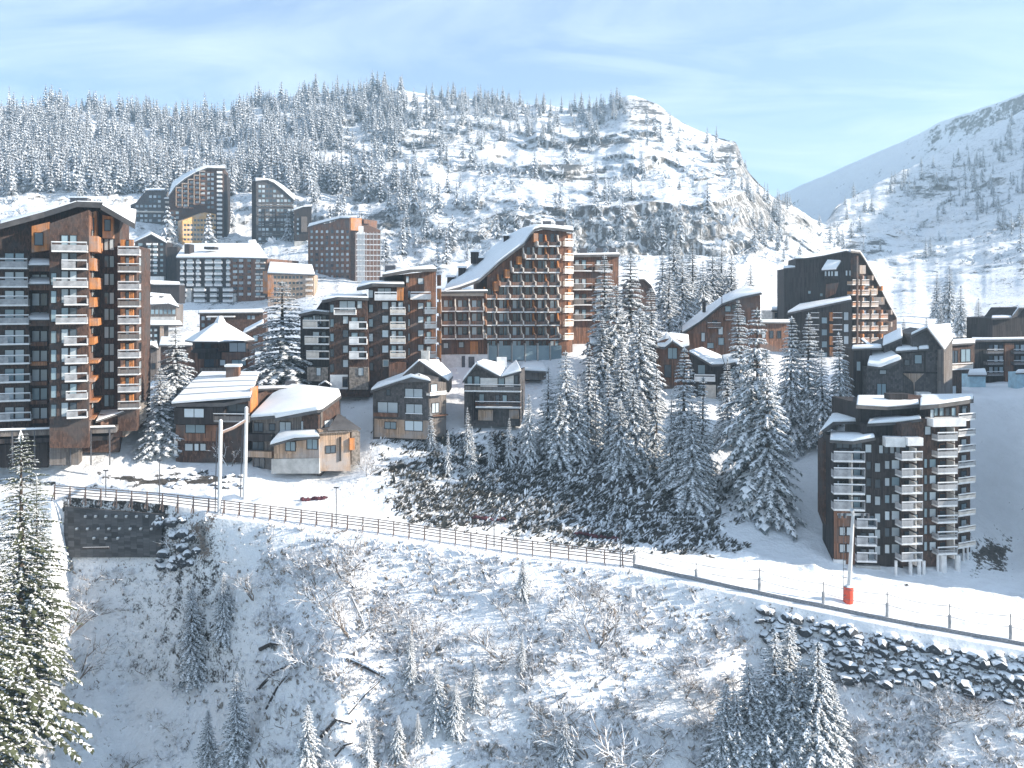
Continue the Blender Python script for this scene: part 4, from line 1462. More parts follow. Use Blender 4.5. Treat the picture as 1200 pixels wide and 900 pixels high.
# ================================================================ B5: stepped dark block in the centre left
b = B('apartment_block', 'dark stepped apartment block with white windows in columns, left of the balcony block', 'building', 430, 452, 167)
fa = Fac(b, (351, 166), (387, 165)); fb = Fac(b, (386, 163.5), (433, 164)); fc = Fac(b, (432, 165.5), (478, 166)); fd = Fac(b, (476, 168), (511, 169.5))
fa.wall([(352, 462), (352, 367), (368, 364), (387, 366), (387, 462)], 12, 'black')
fb.wall([(386, 465), (386, 352), (430, 350), (433, 465)], 13, 'dark')
fb.wall([(362, 375), (378, 352), (388, 349), (388, 375)], 6, 'black', off=-6, name='gable')
fc.wall([(432, 462), (432, 336), (478, 335), (478, 462)], 13, 'dark')
fd.wall([(476, 460), (476, 321), (511, 317), (511, 460)], 14, 'mid')
fd.wall([(450, 345), (450, 324), (478, 321), (478, 345)], 8, 'black', off=-5, name='penthouse')
roof(b, [fa.at(350, 368, 1), fa.at(368, 364, 1.4), fa.at(388, 366, 1), fa.at(386, 364, -12), fa.at(356, 364, -12)], .5, .2)
roof(b, [fb.at(377, 352, 1), fb.at(395, 348, 1.4), fb.at(432, 349, 1), fb.at(430, 346, -12), fb.at(384, 346, -12)], .5, .2)
roof(b, [fc.at(418, 337, 1), fc.at(436, 332, 1.6), fc.at(474, 333, 1.4), fc.at(474, 330, -10), fc.at(424, 331, -10)], .6, .25)
roof(b, [fd.at(448, 322, 1), fd.at(480, 316, 1.2), fd.at(512, 315, 1), fd.at(508, 312, -13), fd.at(455, 318, -13)], .5, .3)
mb = MB(); c = fd.at(457, 320, -6); mb.box(c.x - 1, c.y, c.z - 2, c.x + 1, c.y + 1.6, c.z + 1.5); mb.build('chimney', M['darksteel'], b)
fa.win(370, 371, 378, 379, 'pane_light'); fa.win(356, 372, 367, 382, 'pane_blue')
for i, y in enumerate([385, 404, 421]):
    fa.balc(355 + 2 * i, 386, y - 9, y, 1.3, 'cream', 'half', 'white'); fa.win(367, y - 15, 374, y - 3, L()); fa.win(377, y - 15, 382, y - 3, 'pane_dark')
fa.panel(362, 430, 386.5, 446, 'stone', .9, name='plinth'); fa.win(371, 431, 376, 440, 'pane_light', off=.9)
for y in (357, 374, 391, 409, 427): fb.win(387.3, y, 391, y + 9, L() if y < 420 else 'pane_dark')
for y in (371, 387, 405, 422): fb.win(402, y, 408, y + 8, 'pane_light' if y != 387 else 'pane_dark')
fb.win(398, 353, 416, 363, 'pane_light'); fb.win(419, 353, 424, 361, 'pane_light')
fb.balc(391, 417, 362, 369, 1.2, 'white', 'bars', 'white')
for y in (386, 404, 421): fb.balc(409, 430, y - 8, y, 1.4, 'white', 'half', 'white'); fb.win(412, y - 14, 419, y - 2, 'pane_blue'); fb.win(421, y - 14, 427, y - 2, 'pane_dark')
fb.panel(410, 430, 432, 456, 'stone', 1.0, name='plinth'); fb.win(420, 431, 426, 440, 'pane_light', off=1.0)
fb.panel(387, 439, 408, 456, 'white', .2, name='porch'); fb.win(402, 442, 407, 453, 'pane_dark', off=.2)
for y in (340, 357, 374, 391, 408, 425): fc.win(432.6, y, 437, y + 9, L() if y < 420 else 'pane_dark')
for y in (354, 370, 387, 405): fc.win(448, y, 455, y + 8, 'pane_light')
fc.win(449, 422, 455, 429, 'pane_blue', frame='cream')
fc.win(443, 338, 458, 345, 'pane_light'); fc.balc(439, 465, 343, 352, 1.4, 'white', 'panel', 'white')
fc.panel(465.5, 336, 473, 352, 'orange', 1.2, name='cheek_panel')
for y in (369, 386, 403, 420): fc.balc(457, 475, y - 8, y, 1.4, 'cream', 'panel', 'white'); fc.win(459, y - 15, 464, y - 3, L()); fc.win(467, y - 15, 472, y - 3, L())
fc.panel(456, 424, 476, 448, 'mid', .8, name='plinth')
for y in (341, 357, 374, 391, 408): fd.win(476.5, y, 480, y + 8, 'pane_light')
for y in (326, 355, 371, 387, 404): fd.win(490, y, 496, y + 7, 'pane_light')
fd.win(476, 324, 479, 331, 'pane_light'); fd.balc(481, 505, 343, 351, 1.3, 'white', 'panel', 'white')
for y in (368, 385, 403, 420): fd.balc(498, 512, y - 7, y, 1.4, 'white', 'panel', 'white'); fd.win(500, y - 14, 505, y - 3, L())
fs = fd.right_side()
for i, y in enumerate((322, 338, 354, 371, 388, 405, 422)):
    fs.panel(512, y, 516.5, y + 13, 'orange' if i % 3 else 'mid', .08, name='cheek_panel')
b5 = b

# ================================================================ B6: the big sloping-roof balcony block
b = B('apartment_block', 'large stepped apartment block of brown balconies under a swooping snow roof', 'building', 590, 420, 181)
f = Fac(b, (516, 180), (570, 181)); g = Fac(b, (569, 182), (664, 186))
f.wall([(516, 440), (516, 342), (571, 341), (571, 440)], 14, 'mid')
top = [(571, 324), (585, 311), (600, 299), (615, 288), (621, 279), (627, 271), (634, 269.5), (664, 271)]
g.wall([(571, 440)] + top + [(664, 440)], 15, 'mid')
gw = Fac(b, (664, 187.5), (671, 188.5))
gw.wall([(664, 425), (664, 273), (671, 274), (671, 425)], 12, 'mid', name='wing')
# roof: front edge follows the gable sweep, back edge rises behind it to the left
fr = [(521, 341), (540, 336), (562, 328), (571, 320), (585, 307), (600, 295.5), (615, 284.5), (621, 275), (627, 268), (634, 266), (650, 267), (672, 270)]
bk = [(523, 335), (533, 326), (548, 316), (558, 308), (567, 300), (577, 291), (588, 283), (600, 275), (612, 269), (625, 265), (648, 264.5), (671, 267)]
mbr, mbs = MB(), MB()
for i in range(len(fr) - 1):
    a0, a1 = g.at(*fr[i], 1.3), g.at(*fr[i + 1], 1.3)
    b0, b1 = g.at(*bk[i], -15), g.at(*bk[i + 1], -15)
    dz = Vector((0, 0, -.5)); up = Vector((0, 0, .42)); s0 = Vector((0, 0, .004))
    mbr.quad([a0, a1, b1, b0]); mbr.quad([b0 + dz, b1 + dz, a1 + dz, a0 + dz]); mbr.quad([a1, a0, a0 + dz, a1 + dz]); mbr.quad([b0, b1, b1 + dz, b0 + dz])
    ins = lambda p, q: p + (q - p).normalized() * .35
    c0_, c1_ = ins(a0, b0), ins(a1, b1)
    mbs.quad([c0_ + up, c1_ + up, b1 + up, b0 + up]); mbs.quad([c1_ + up, c0_ + up, c0_ + s0, c1_ + s0])
rfo = mbr.build('roof', M['metalroof'], b); mbs.build('snow_layer', M['roofsnow'], b, rfo, smooth=True)
for (x, y, w, h) in [(528, 329, 8, 7), (541, 318, 8, 7), (556, 300, 9, 8), (593, 281, 6, 8), (563, 307, 7, 8)]:      # dark dormers along the roof
    c = g.at(x, y, -11)
    mb = MB(); ww = w / F * 190; hh = h / F * 190; mb.box(c.x - ww / 2, c.y, c.z - hh * 1.1, c.x + ww / 2, c.y + 4, c.z + hh * .6); d = mb.build('dormer', M['black'], b, rfo)
    mb = MB(); mb.box(c.x - ww / 2 - .2, c.y - .2, c.z + hh * .6 + .003, c.x + ww / 2 + .2, c.y + 4, c.z + hh * .6 + .4); mb.build('dormer_snow', M['roofsnow'], b)
for x in (641, 656):
    c = g.at(x, 266, -8); mb = MB(); mb.box(c.x - .9, c.y, c.z - 1, c.x + .9, c.y + 1.4, c.z + 1.3); mb.build('chimney', M['darksteel'], b)
roof(b, [f.at(515, 342, 1.4), f.at(572, 341, 1.4), f.at(572, 340, -3), f.at(515, 341, -3)], .4, .2)
xs = [582, 598, 613.5, 628, 642.5, 657]
rows = [(306, 2), (321, 1), (336.5, 1), (351, 0), (366, 0), (382, 0), (398, 0)]
tops = {0: 0}
for ri, (y, c0i) in enumerate([(289, 4), (304, 3), (320, 2), (336, 1), (351, 0), (366.5, 0), (382, 0), (398, 0), (414, 0)]):
    x0, x1 = (xs[c0i] - 12 if c0i else 570), 658
    lastc = ri == 8
    edges = [x for x in [570] + xs if x >= x0]
    if edges[0] > x0 + 3: edges = [x0] + edges
    for a, c in zip(edges[:-1], edges[1:]):
        if ri < 8:
            g.balc(a + .6, c - .6, y - 4.8, y, 2.5, 'mid' if (ri + int(a)) % 3 else 'dark', 'loggia', 'white')
        m = (a + c) / 2
        g.win(m - 5, y - 14.5, m - .6, y - 3, rr.choice(['pane_dark', 'pane_dark', 'pane_light']), frame='mid')
        g.win(m + .6, y - 14.5, m + 4.4, y - 3, rr.choice(['pane_dark', 'pane_blue', 'pane_dark']), frame='mid')
    for x in edges:
        if ri < 8: g.cheek(x, y - 15, y, 2.75, 'cream' if rr.random() < .75 else 'orange')
for ri, y in enumerate((365.5, 382, 398)):
    for a, c in ((517, 534), (534, 550.5), (550.5, 567)):
        f.balc(a + .5, c - .5, y - 5.2, y, 2.5, 'mid', 'loggia', 'white'); m = (a + c) / 2
        f.win(m - 5.5, y - 14.5, m - .6, y - 3, L(), frame='mid'); f.win(m + .6, y - 14.5, m + 4.5, y - 3, 'pane_dark', frame='mid')
    for x in (517, 534, 550.5, 567): f.cheek(x, y - 16, y, 2.75, 'cream')
f.panel(517, 343, 570, 347, 'cream', .4, name='fascia')
f.panel(518, 349, 568, 352, 'mid', .3, name='beam')
f.win(520, 402, 525, 408, 'pane_light'); f.win(538, 401, 543, 407, 'pane_light'); f.panel(551, 400, 560, 415, 'orange', .15, name='cladding')
f.panel(517, 415, 571, 433, 'white', .9, name='plinth'); f.panel(541, 417, 545, 431, 'darksteel', .06, off=.9, name='door'); f.panel(549, 418, 556, 431, 'darksteel', .06, off=.9, name='door')
for a, c in zip([570] + xs[:-1], xs):
    g.panel(a + 1.6, 404.5, c - .4, 422, 'pane_blue', .9, name='glass_front'); g.panel(a, 402, a + 1.4, 425, 'concrete', 1.2, name='pier')
gs = g.right_side()
for i, y in enumerate((279, 296, 311, 326, 342, 357, 373, 389)):
    gw.panel(664.2, y - 3, 667.5, y + 10, 'orange', .4, name='cheek_panel')
    gw.balc(662, 672, y + 2, y + 9.5, 1.5, 'cream', 'panel', 'white')
g.panel(571, 330, 576, 338, 'mid', .1, name='cladding')
for x, y, w, h in [(577, 341, 5, 11), (590, 326, 5, 10), (604, 310, 5, 9), (623, 284, 5, 10)]:
    g.panel(x, y - h, x + w, y, 'orange', 1.9, name='cheek_panel')

# ================================================================ B7: block behind, right
b = B('apartment_block', 'plain dark flat-roofed block half hidden behind the big balcony block and the trees', 'building', 700, 405, 197)
f = Fac(b, (668, 196), (725, 199))
f.wall([(668, 415), (668, 300), (725, 299), (725, 415)], 14, 'mid')
roof(b, [f.at(666, 299, 1), f.at(726, 298, 1), f.at(726, 297, -14), f.at(666, 298, -14)], .5, .3)
for y in (318, 340, 358, 376):
    f.balc(672, 694, y - 7, y, 1.3, 'grey', 'half', 'white'); f.balc(697, 718, y - 7, y, 1.3, 'grey', 'half', 'white')
    for x in (674, 682, 699, 707): f.win(x, y - 13, x + 4.5, y - 3, L())
for x in (684, 703, 718):
    c = f.at(x, 298, -6); mb = MB(); mb.box(c.x - .8, c.y, c.z - .5, c.x + .8, c.y + 1.2, c.z + 1.4); mb.build('chimney', M['darksteel'], b)
b = B('arched_house', 'dark arched house roof peeping between the spruces of the back row', 'house', 756, 352, 235)
f = Fac(b, (742, 235), (768, 236))
f.wall([(742, 365), (742, 334), (748, 328), (755, 328), (762, 334), (768, 346), (768, 365)], 10, 'dark')
roof(b, [f.at(748, 327, .5), f.at(755, 327, .5), f.at(763, 334, .5), f.at(769, 346, .5), f.at(769, 345, -10), f.at(763, 333, -10), f.at(755, 326, -10), f.at(748, 326, -10)], .3, .25)

# ================================================================ B14, B15: two gabled chalets in the centre
b = B('chalet', 'grey shingled house with rounded snow roof and a steep gable on its right', 'house', 480, 508, 151)
f = Fac(b, (437, 152), (503, 149.5)); g = Fac(b, (502, 149.5), (523, 152))
f.wall([(437, 515), (437, 456), (460, 449), (482, 441), (503, 446), (503, 515)], 9, 'slate')
f.panel(439, 493, 503, 512, 'tan', .12, name='cladding')
g.wall([(502, 512), (502, 446), (523, 448), (523, 512)], 8, 'grey', name='wing')
for q in [(475, 456, 495, 465), (443, 472, 466, 484), (476, 474, 495, 484)]: f.win(*q, kind='pane_light', snow=True)
f.win(451, 495, 464, 502, 'pane_blue', off=.12); f.win(475, 494, 495, 504, 'pane_light', off=.12); f.win(453, 457, 457, 463, 'pane_dark')
f.panel(440, 484, 467, 487, 'mid', .8, name='balcony_front')
g.win(505, 450, 512, 459, 'pane_light'); g.balc(504, 523, 459, 464, 1.1, 'cream', 'panel', 'white'); g.win(506, 472, 514, 484, 'pane_light'); g.panel(504, 485, 522, 488, 'mid', .8, name='balcony_front')
roof(b, [f.at(434, 458, 1), f.at(460, 449, 1.2), f.at(482, 442, 1.2), f.at(505, 447, 1), P(503, 444, 156), P(487, 437, 159), P(474, 438, 160), P(441, 451, 160)], .3, .5)
fg = Fac(b, (474, 156), (526, 156))
fg.wall([(474, 452), (474, 439), (491, 424), (526, 446), (526, 460)], 8, 'grey', name='gable')
A0, A1 = fg.at(491, 423, 1), fg.at(503, 422, -9)
roof(b, [A0, fg.at(526, 447, 1), fg.at(531, 441, -9), P(514, 424, 166)], .3, .45)
roof(b, [A0, fg.at(472, 440, 1), fg.at(478, 437, -9), P(514, 424, 166)], .3, .45)
mb = MB(); c = P(498, 424, 158); mb.box(c.x - .7, c.y, c.z - 1, c.x + .7, c.y + 1.2, c.z + 1.9); mb.build('chimney', M['concrete'], b)

b = B('chalet', 'chalet with a zigzag double gable roof and balconies on two floors', 'house', 578, 488, 155)
f = Fac(b, (544, 155), (609, 154))
f.wall([(544, 500), (544, 446), (558, 428), (587, 442), (609, 436), (609, 500)], 10, 'slate')
f.panel(563, 443, 583, 455, 'white', .1, name='cladding'); f.panel(592, 440, 602, 455, 'white', .1, name='cladding')
for q in [(548, 441, 553, 451), (556, 441, 562, 452), (584, 443, 591, 452), (603, 440, 607, 451), (562, 462, 567, 472), (581, 463, 585, 476), (589, 463, 594, 472), (604, 463, 608, 471)]: f.win(*q, kind=rr.choice(['pane_dark', 'pane_blue']))
f.balc(544, 610, 452, 459, 1.6, 'grey', 'panel', 'white'); f.balc(557, 610, 472, 478, 1.5, 'mid', 'bars', 'white')
f.panel(561, 480, 578, 492, 'tan', .6, name='plinth'); f.panel(597, 480, 608, 490, 'tan', .6, name='plinth')
f.panel(555, 459, 557, 492, 'black', 1.4, name='post')
R0, V0, E0 = f.at(558, 427, 1.5), f.at(587, 442, 1.5), f.at(611, 435, 1.5)
roof(b, [f.at(542, 447, 1.5), R0, P(568, 423, 166), P(556, 438, 166)], .3, .4)
roof(b, [R0, V0, P(597, 432, 166), P(568, 423, 166)], .3, .45)
roof(b, [V0, E0, P(605, 424, 166), P(597, 432, 166)], .3, .45)
mb = MB(); c = P(588, 428, 161); mb.box(c.x - .9, c.y, c.z - 1, c.x + .9, c.y + 1.2, c.z + 1.4); mb.build('chimney', M['white'], b)

b = B('hut', 'low hut with a thick snow roof between the spruces of the wood', 'hut', 710, 425, 172)
f = Fac(b, (694, 172), (731, 173))
f.wall([(696, 432), (696, 402), (730, 409), (730, 432)], 6, 'mid')
f.win(702, 412, 710, 420, 'pane_dark')
roof(b, [f.at(691, 403, 1), f.at(732, 410, 1), f.at(730, 400, -7), f.at(690, 396, -7)], .3, .6)
b = B('snow_shelter', 'low snow-covered shelter on the terrace right of the zigzag gable chalet', 'shelter', 625, 436, 172)
f = Fac(b, (610, 172), (642, 173))
f.wall([(612, 445), (612, 432), (640, 434), (640, 445)], 4, 'grey')
roof(b, [f.at(609, 434, .8), f.at(643, 436, .8), f.at(636, 428, -5), f.at(612, 427, -5)], .3, .5)
# ================================================================ B12: lower right tower
b = B('apartment_block', 'narrow dark apartment tower on stilts beside the road with stacked white balconies', 'building', 1055, 684, 124)
f = Fac(b, (976, 125.0), (1058, 124)); g = Fac(b, (1057, 123.5), (1098, 124)); h = Fac(b, (1097, 124.5), (1124, 125)); k = Fac(b, (1123, 126.5), (1137, 127.5))
f.wall([(976, 690), (976, 514), (1026, 512), (1058, 520), (1058, 690)], 6, 'black')
f.wall([(1012, 520), (1012, 497), (1058, 497), (1058, 525)], 10, 'black', off=-2, name='upper_storey')
g.wall([(1057, 664), (1057, 497), (1083, 491), (1098, 491), (1098, 664)], 14, 'dark')
g.wall([(1008, 500), (1008, 473), (1056, 474), (1083, 473), (1083, 500)], 9, 'black', off=-5, name='upper_storey')
h.wall([(1097, 655), (1097, 475), (1124, 473), (1124, 655)], 13, 'dark')
k.wall([(1123, 648), (1123, 472), (1137, 471), (1137, 648)], 11, 'dark')
f.wall([(964, 605), (964, 518), (977, 512), (977, 640)], 3, 'dark', off=-4, name='side_wing')
f.panel(977, 597, 1001, 660, 'mid', .35, name='cladding')
ls = f.left_side(10)
# roofs
roof(b, [g.at(1003, 475, -3), g.at(1040, 477, -3.5), g.at(1078, 474, -3), g.at(1078, 466, -14), g.at(1004, 467, -14)], .45, .4)
roof(b, [g.at(1078, 476, 1.2), g.at(1100, 474, 1.2), k.at(1141, 468, 1.2), k.at(1141, 464, -11), g.at(1078, 466, -14)], .5, .4)
roof(b, [f.at(1016, 497, -1), f.at(1050, 495, -1), g.at(1080, 491, 1), g.at(1080, 488, -5), f.at(1018, 490, -6)], .35, .35)
roof(b, [f.at(972, 516, .8), f.at(1000, 518, 1.2), f.at(1026, 513, 1), f.at(1025, 508, -6), f.at(972, 509, -6)], .35, .35)
roof(b, [f.at(960, 507, -2), f.at(976, 495, -4), f.at(1007, 494, -5), f.at(1007, 485, -11), f.at(975, 486, -11)], .35, .35)
mb = MB(); c = g.at(1053, 472, -8); mb.box(c.x - 1.4, c.y, c.z - 1.2, c.x + 1.4, c.y + 1.8, c.z + 1.3); mb.build('chimney', M['black'], b)
f.win(980, 517.5, 995, 525, 'pane_dark'); f.win(998, 518, 1010, 526, 'pane_dark'); f.win(1014, 521, 1021, 530, 'pane_light')
for i, y in enumerate([541.5, 560.5, 579.5, 598.5]):
    f.balc(977, 1014, y - 10.5, y, 1.5, 'rail', 'half', 'white'); f.panel(994.5, y - 19 if i else y - 12, 996, y - 1, 'cream', 1.45, name='divider')
    f.win(981, y + 3, 990, y + 9, 'pane_light'); f.win(1000, y + 2, 1006, y + 8, L()); f.win(984, y - 16, 992, y - 3, 'pane_dark'); f.win(1000, y - 16, 1008, y - 3, L())
for y in (619.5, 640, 659): f.balc(1004, 1028, y - 10, y, 1.4, 'rail', 'half', 'white'); f.win(1008, y - 15, 1015, y - 3, 'pane_dark'); f.win(1018, y - 15, 1024, y - 3, L())
for y in (618, 638): f.win(984, y, 990, y + 9, 'pane_light', off=.35); f.win(992.5, y, 999, y + 9, 'pane_light', off=.35)
for y in (541, 560.5, 580): f.win(1015, y, 1020.5, y + 9, L())
for y in (543, 562, 582, 602, 621, 640): f.win(1025, y, 1031.5, y + 9.5, 'pane_light' if y != 562 else 'pane_dark')
for y in (540, 560, 580, 599.5, 619, 638.5): f.win(1037, y, 1042, y + 9.5, L()); f.win(1045, y - .5, 1053.5, y + 9, 'pane_light' if y not in (560,) else 'pane_blue')
f.panel(1034, 511, 1057, 521.5, 'white', 1.5, name='parapet'); g.panel(1057, 511, 1075, 520.5, 'white', 1.5, name='parapet')
for x in (1030, 1036, 1043, 1050): f.win(x, 522, x + 4.5, 531, rr.choice(['pane_dark', 'pane_light']))
for y in (540, 560, 579.5, 599, 619, 639, 658.5):
    g.balc(1057, 1081, y - 10, y, 1.8, 'rail', 'half', 'white'); g.win(1060, y - 16, 1067, y - 3, 'pane_dark'); g.win(1070, y - 16, 1075, y - 3, L()); g.panel(1065, y - 17, 1066, y, 'cream', 1.75, name='divider')
for i, y in enumerate((538, 557, 576.5, 596, 615.5, 635)): g.win(1083, y, 1086, y + 10, 'pane_blue'); g.win(1089, y, 1096.5, y + 9.5, 'pane_light' if i else 'pane_blue')
g.win(1084, 500, 1090, 509, 'pane_light'); g.win(1090, 480, 1094, 489, 'pane_light')
for y in (517, 536.5, 556, 575.5, 594.5, 614, 633, 651): h.balc(1099, 1122, y - 9.5, y, 1.8, 'rail', 'panel' if y < 600 else 'bars', 'white'); h.win(1101, y - 16, 1108, y - 3, 'pane_dark', frame='mid'); h.win(1111, y - 16, 1118, y - 3, L(), frame='mid'); h.panel(1109, y - 18, 1110, y, 'cream', 1.7, name='divider')
h.panel(1084, 488, 1122, 498, 'white', 1.9, name='parapet')
for x in (1094, 1101, 1108, 1115): h.win(x, 478, x + 4.5, 487, L())
for y in (494, 512, 530.5, 549, 568, 587, 606, 625, 643.5): k.balc(1123, 1143, y - 9, y, 1.7, 'rail' if y < 560 else 'cream', 'panel', 'white'); k.win(1126, y - 16, 1132, y - 3, L())
k.win(1127, 476, 1133, 485, 'pane_light')
f.panel(976, 655, 990, 666, 'white', .5, name='garage_door'); f.panel(1001, 662, 1030, 672, 'concrete', .7, name='plinth')
def stilt(fc, x, y0, y1, w, off):
    p = fc.at(x, y1, off); q = fc.at(x, y0, off)
    mb = MB(); mb.tube([p - Vector((0, 0, 1)), q], w / 2, 8); mb.build('stilt', M['white'], b)
for x, y, w in ((1067, 688, .5), (1077, 688, .55), (1082.5, 684, .5), (1050, 682, .4)): stilt(g, x, 657, y, w, .8)
for x, y, w in ((1105, 690, 1.0), (1122, 684, .8), (1099, 684, .4)): stilt(h, x, 650, y, w, .8)
for x in (1129, 1134): stilt(k, x, 641, 676, .3, .8)
g.wall([(1060, 690), (1060, 662), (1098, 662), (1098, 690)], 8, 'mid', off=-3, name='ground_floor')

# ================================================================ B11: grey roofs cluster above it
b = B('chalet', 'grey boarded house cluster with several tilted snow roofs above the lower right tower', 'house', 1060, 468, 150)
f = Fac(b, (1000, 151), (1108, 149)); s2 = Fac(b, (1106, 149), (1116, 154))
f.wall([(1000, 480), (1000, 410), (1022, 410), (1022, 480)], 8, 'black', off=-1.5)
f.wall([(1016, 480), (1016, 430), (1036, 433), (1058, 422), (1058, 480)], 9, 'slate', off=1.5, name='bay')
f.wall([(1036, 480), (1036, 404), (1057, 396), (1057, 480)], 8, 'slate', off=-2, name='turret')
f.wall([(1056, 480), (1056, 414), (1108, 412), (1108, 480)], 10, 'slate', name='wall')
f.wall([(1069, 416), (1069, 392), (1086, 386), (1107, 410), (1107, 416)], 9, 'slate', off=-.4, name='gable')
s2.wall([(1106, 480), (1106, 410), (1116, 398), (1116, 480)], 1, 'grey', off=.2)
roof(b, [f.at(1016, 429, 2.2), f.at(1030, 431, 2.4), f.at(1040, 430, 2.4), f.at(1057, 421, 2.2), f.at(1051, 416, -2), f.at(1037, 407, -6), f.at(1021, 410, -6)], .3, .4)
roof(b, [f.at(1034, 406, -1), f.at(1058, 396, -1), f.at(1057, 385, -9), f.at(1035, 396, -9)], .25, .4)
roof(b, [f.at(998, 409, -1), f.at(1034, 408, -1.5), f.at(1034, 405, -7), f.at(998, 407, -7)], .25, .35)
roof(b, [f.at(1008, 397, -8), f.at(1010, 397, -9), f.at(1024, 407, -7), f.at(1020, 407, -6)], .2, .25)
roof(b, [f.at(1049, 412, .6), f.at(1076, 410, .6), f.at(1076, 406, -3), f.at(1053, 406, -6)], .25, .4)
roof(b, [f.at(1076, 410, .5), f.at(1089, 409, .5), f.at(1089, 406, -2), f.at(1076, 406, -3)], .25, .4)
roof(b, [f.at(1086, 384, .6), f.at(1107, 411, .6), s2.at(1117, 397, .5), f.at(1114, 382, -10)], .3, .4)
roof(b, [f.at(1067, 393, .5), f.at(1086, 384, .6), f.at(1114, 382, -10), f.at(1095, 388, -10)], .3, .4)
f.win(1060, 422, 1066, 428, 'pane_dark'); f.win(1072, 416, 1080, 426, 'pane_blue'); f.win(1031, 434, 1038, 438, 'pane_light', off=1.5); f.win(1028, 450, 1038, 463, 'pane_blue', off=1.5)
mb = MB(); q = [(1058, 437.5), (1083, 437.5), (1072, 448), (1071, 460), (1070, 448)]; mb.prism([f.at(x, y, .05) for x, y in q], f.n * .12); mb.build('wall_mosaic', M['tan'], b)
f.panel(1056, 435.8, 1105, 437.2, 'black', .2, name='board'); f.win(1101, 425, 1104, 436, 'pane_light'); f.win(1004, 424, 1008, 434, 'pane_blue')
f.panel(1071, 459, 1088, 466, 'white', 1.4, name='garden_wall')
f.panel(1101, 452, 1104, 468, 'white', .3, name='door')
f.panel(1083, 412, 1084.3, 436, 'black', .15, name='downpipe')
b = B('apartment_block', 'low dark building with a white balcony left of the right edge block', 'building', 1125, 466, 165)
f = Fac(b, (1107, 164), (1142, 167))
f.wall([(1108, 475), (1108, 405), (1142, 403), (1142, 430), (1127, 431), (1127, 475)], 6, 'dark')
f.balc(1113, 1140, 426, 434, 1.6, 'cream', 'panel', 'white'); f.win(1115, 411, 1122, 425, 'pane_dark'); f.win(1126, 409, 1137, 424, 'pane_blue'); f.win(1116, 452, 1120, 462, 'pane_light')
roof(b, [f.at(1107, 404, .6), f.at(1143, 402, .6), f.at(1143, 399, -7), f.at(1107, 401, -7)], .25, .4)

# ================================================================ B13: right edge
b = B('apartment_block', 'dark apartment block cut off by the right edge of the view', 'building', 1175, 455, 185)
f = Fac(b, (1140, 186), (1240, 188))
f.wall([(1140, 465), (1140, 400), (1240, 398), (1240, 465)], 14, 'black')
f.wall([(1163, 402), (1163, 373), (1185, 372), (1193, 361), (1240, 360), (1240, 402)], 9, 'black', off=-3, name='tower')
roof(b, [f.at(1138, 399, .8), f.at(1242, 397, .8), f.at(1242, 395, -12), f.at(1138, 397, -12)], .35, .35)
roof(b, [f.at(1162, 373, -2), f.at(1186, 372, -2), f.at(1186, 370, -11), f.at(1162, 371, -11)], .3, .35)
roof(b, [f.at(1186, 371, -2), f.at(1194, 360.5, -2), f.at(1242, 359, -2), f.at(1242, 356, -11), f.at(1194, 357, -11)], .3, .35)
for y in (415, 428, 441):
    f.balc(1157, 1176, y - 5, y, 1.4, 'grey', 'panel', 'slate'); f.balc(1188, 1206, y - 5, y, 1.4, 'grey', 'panel', 'slate')
    for x in (1159, 1165, 1171, 1190, 1196): f.win(x, y - 11, x + 4, y - 2, L())
f.panel(1176, 402, 1187, 450, 'mid', .4, name='cladding')
b = B('snow_bank_hut', 'pale blue-white snowed-over hut roof in front of the right edge block', 'hut', 1144, 450, 176)
f = Fac(b, (1135, 176), (1156, 176))
f.wall([(1136, 456), (1136, 440), (1155, 440), (1155, 456)], 4, 'tarp')
roof(b, [f.at(1134, 440, .6), f.at(1157, 440, .6), f.at(1155, 435, -4.5), f.at(1135, 436, -4.5)], .2, .5)
b = B('tarp_shelter', 'light blue sheeted box shelter at the right edge of the snow terrace', 'shelter', 1200, 452, 172)
f = Fac(b, (1191, 172), (1216, 172))
f.wall([(1191.5, 456), (1191.5, 437), (1216, 437), (1216, 456)], 3, 'tarp')
roof(b, [f.at(1190, 437.5, .3), f.at(1217, 437, .3), f.at(1216, 434.5, -3.4), f.at(1191, 435, -3.4)], .2, .35)

# ================================================================ B8: ski-jump shaped tower
b = B('apartment_block', 'black ski-jump shaped tower whose right flank steps down in orange balconies', 'building', 985, 430, 232)
f = Fac(b, (919, 234), (998, 231)); g = Fac(b, (997, 231), (1052, 240))
f.wall([(919, 440), (919, 315), (932, 313), (933, 303), (952, 303), (992, 295), (998, 297), (998, 440)], 16, 'black')
prof = [(997, 296), (1008, 297), (1014, 306), (1022, 320), (1031, 337), (1040, 355), (1051, 374), (1051, 389), (1046, 390)]
g.wall([(997, 440)] + prof + [(1046, 440)], 14, 'dark', name='terraced_wing')
mbr, mbs = MB(), MB()
for p, q in zip(prof[:-3], prof[1:-2]):
    a0, a1, b0, b1 = g.at(*p, 1.2), g.at(*q, 1.2), g.at(*p, -14.5), g.at(*q, -14.5)
    u = Vector((0, 0, .5)); mbr.quad([a0, a1, b1, b0]); mbr.quad([b0 + u, b1 + u, a1 + u, a0 + u][::-1]); mbr.quad([a0, a0 + u, a1 + u, a1])
    w = Vector((0, 0, .504)); w2 = Vector((0, 0, .8)); mbs.quad([a0 + w2, a1 + w2, b1 + w2, b0 + w2]); mbs.quad([a0 + w, a1 + w, a1 + w2, a0 + w2])
ro = mbr.build('roof', M['grey'], b); mbs.build('snow_layer', M['roofsnow'], b, ro)
roof(b, [f.at(931, 303, .6), f.at(952, 302.5, .6), f.at(992, 294, .6), f.at(998, 296, .6), f.at(998, 294.5, -15), f.at(990, 292.5, -15), f.at(950, 300, -15), f.at(931, 300.5, -15)], .3, .25)
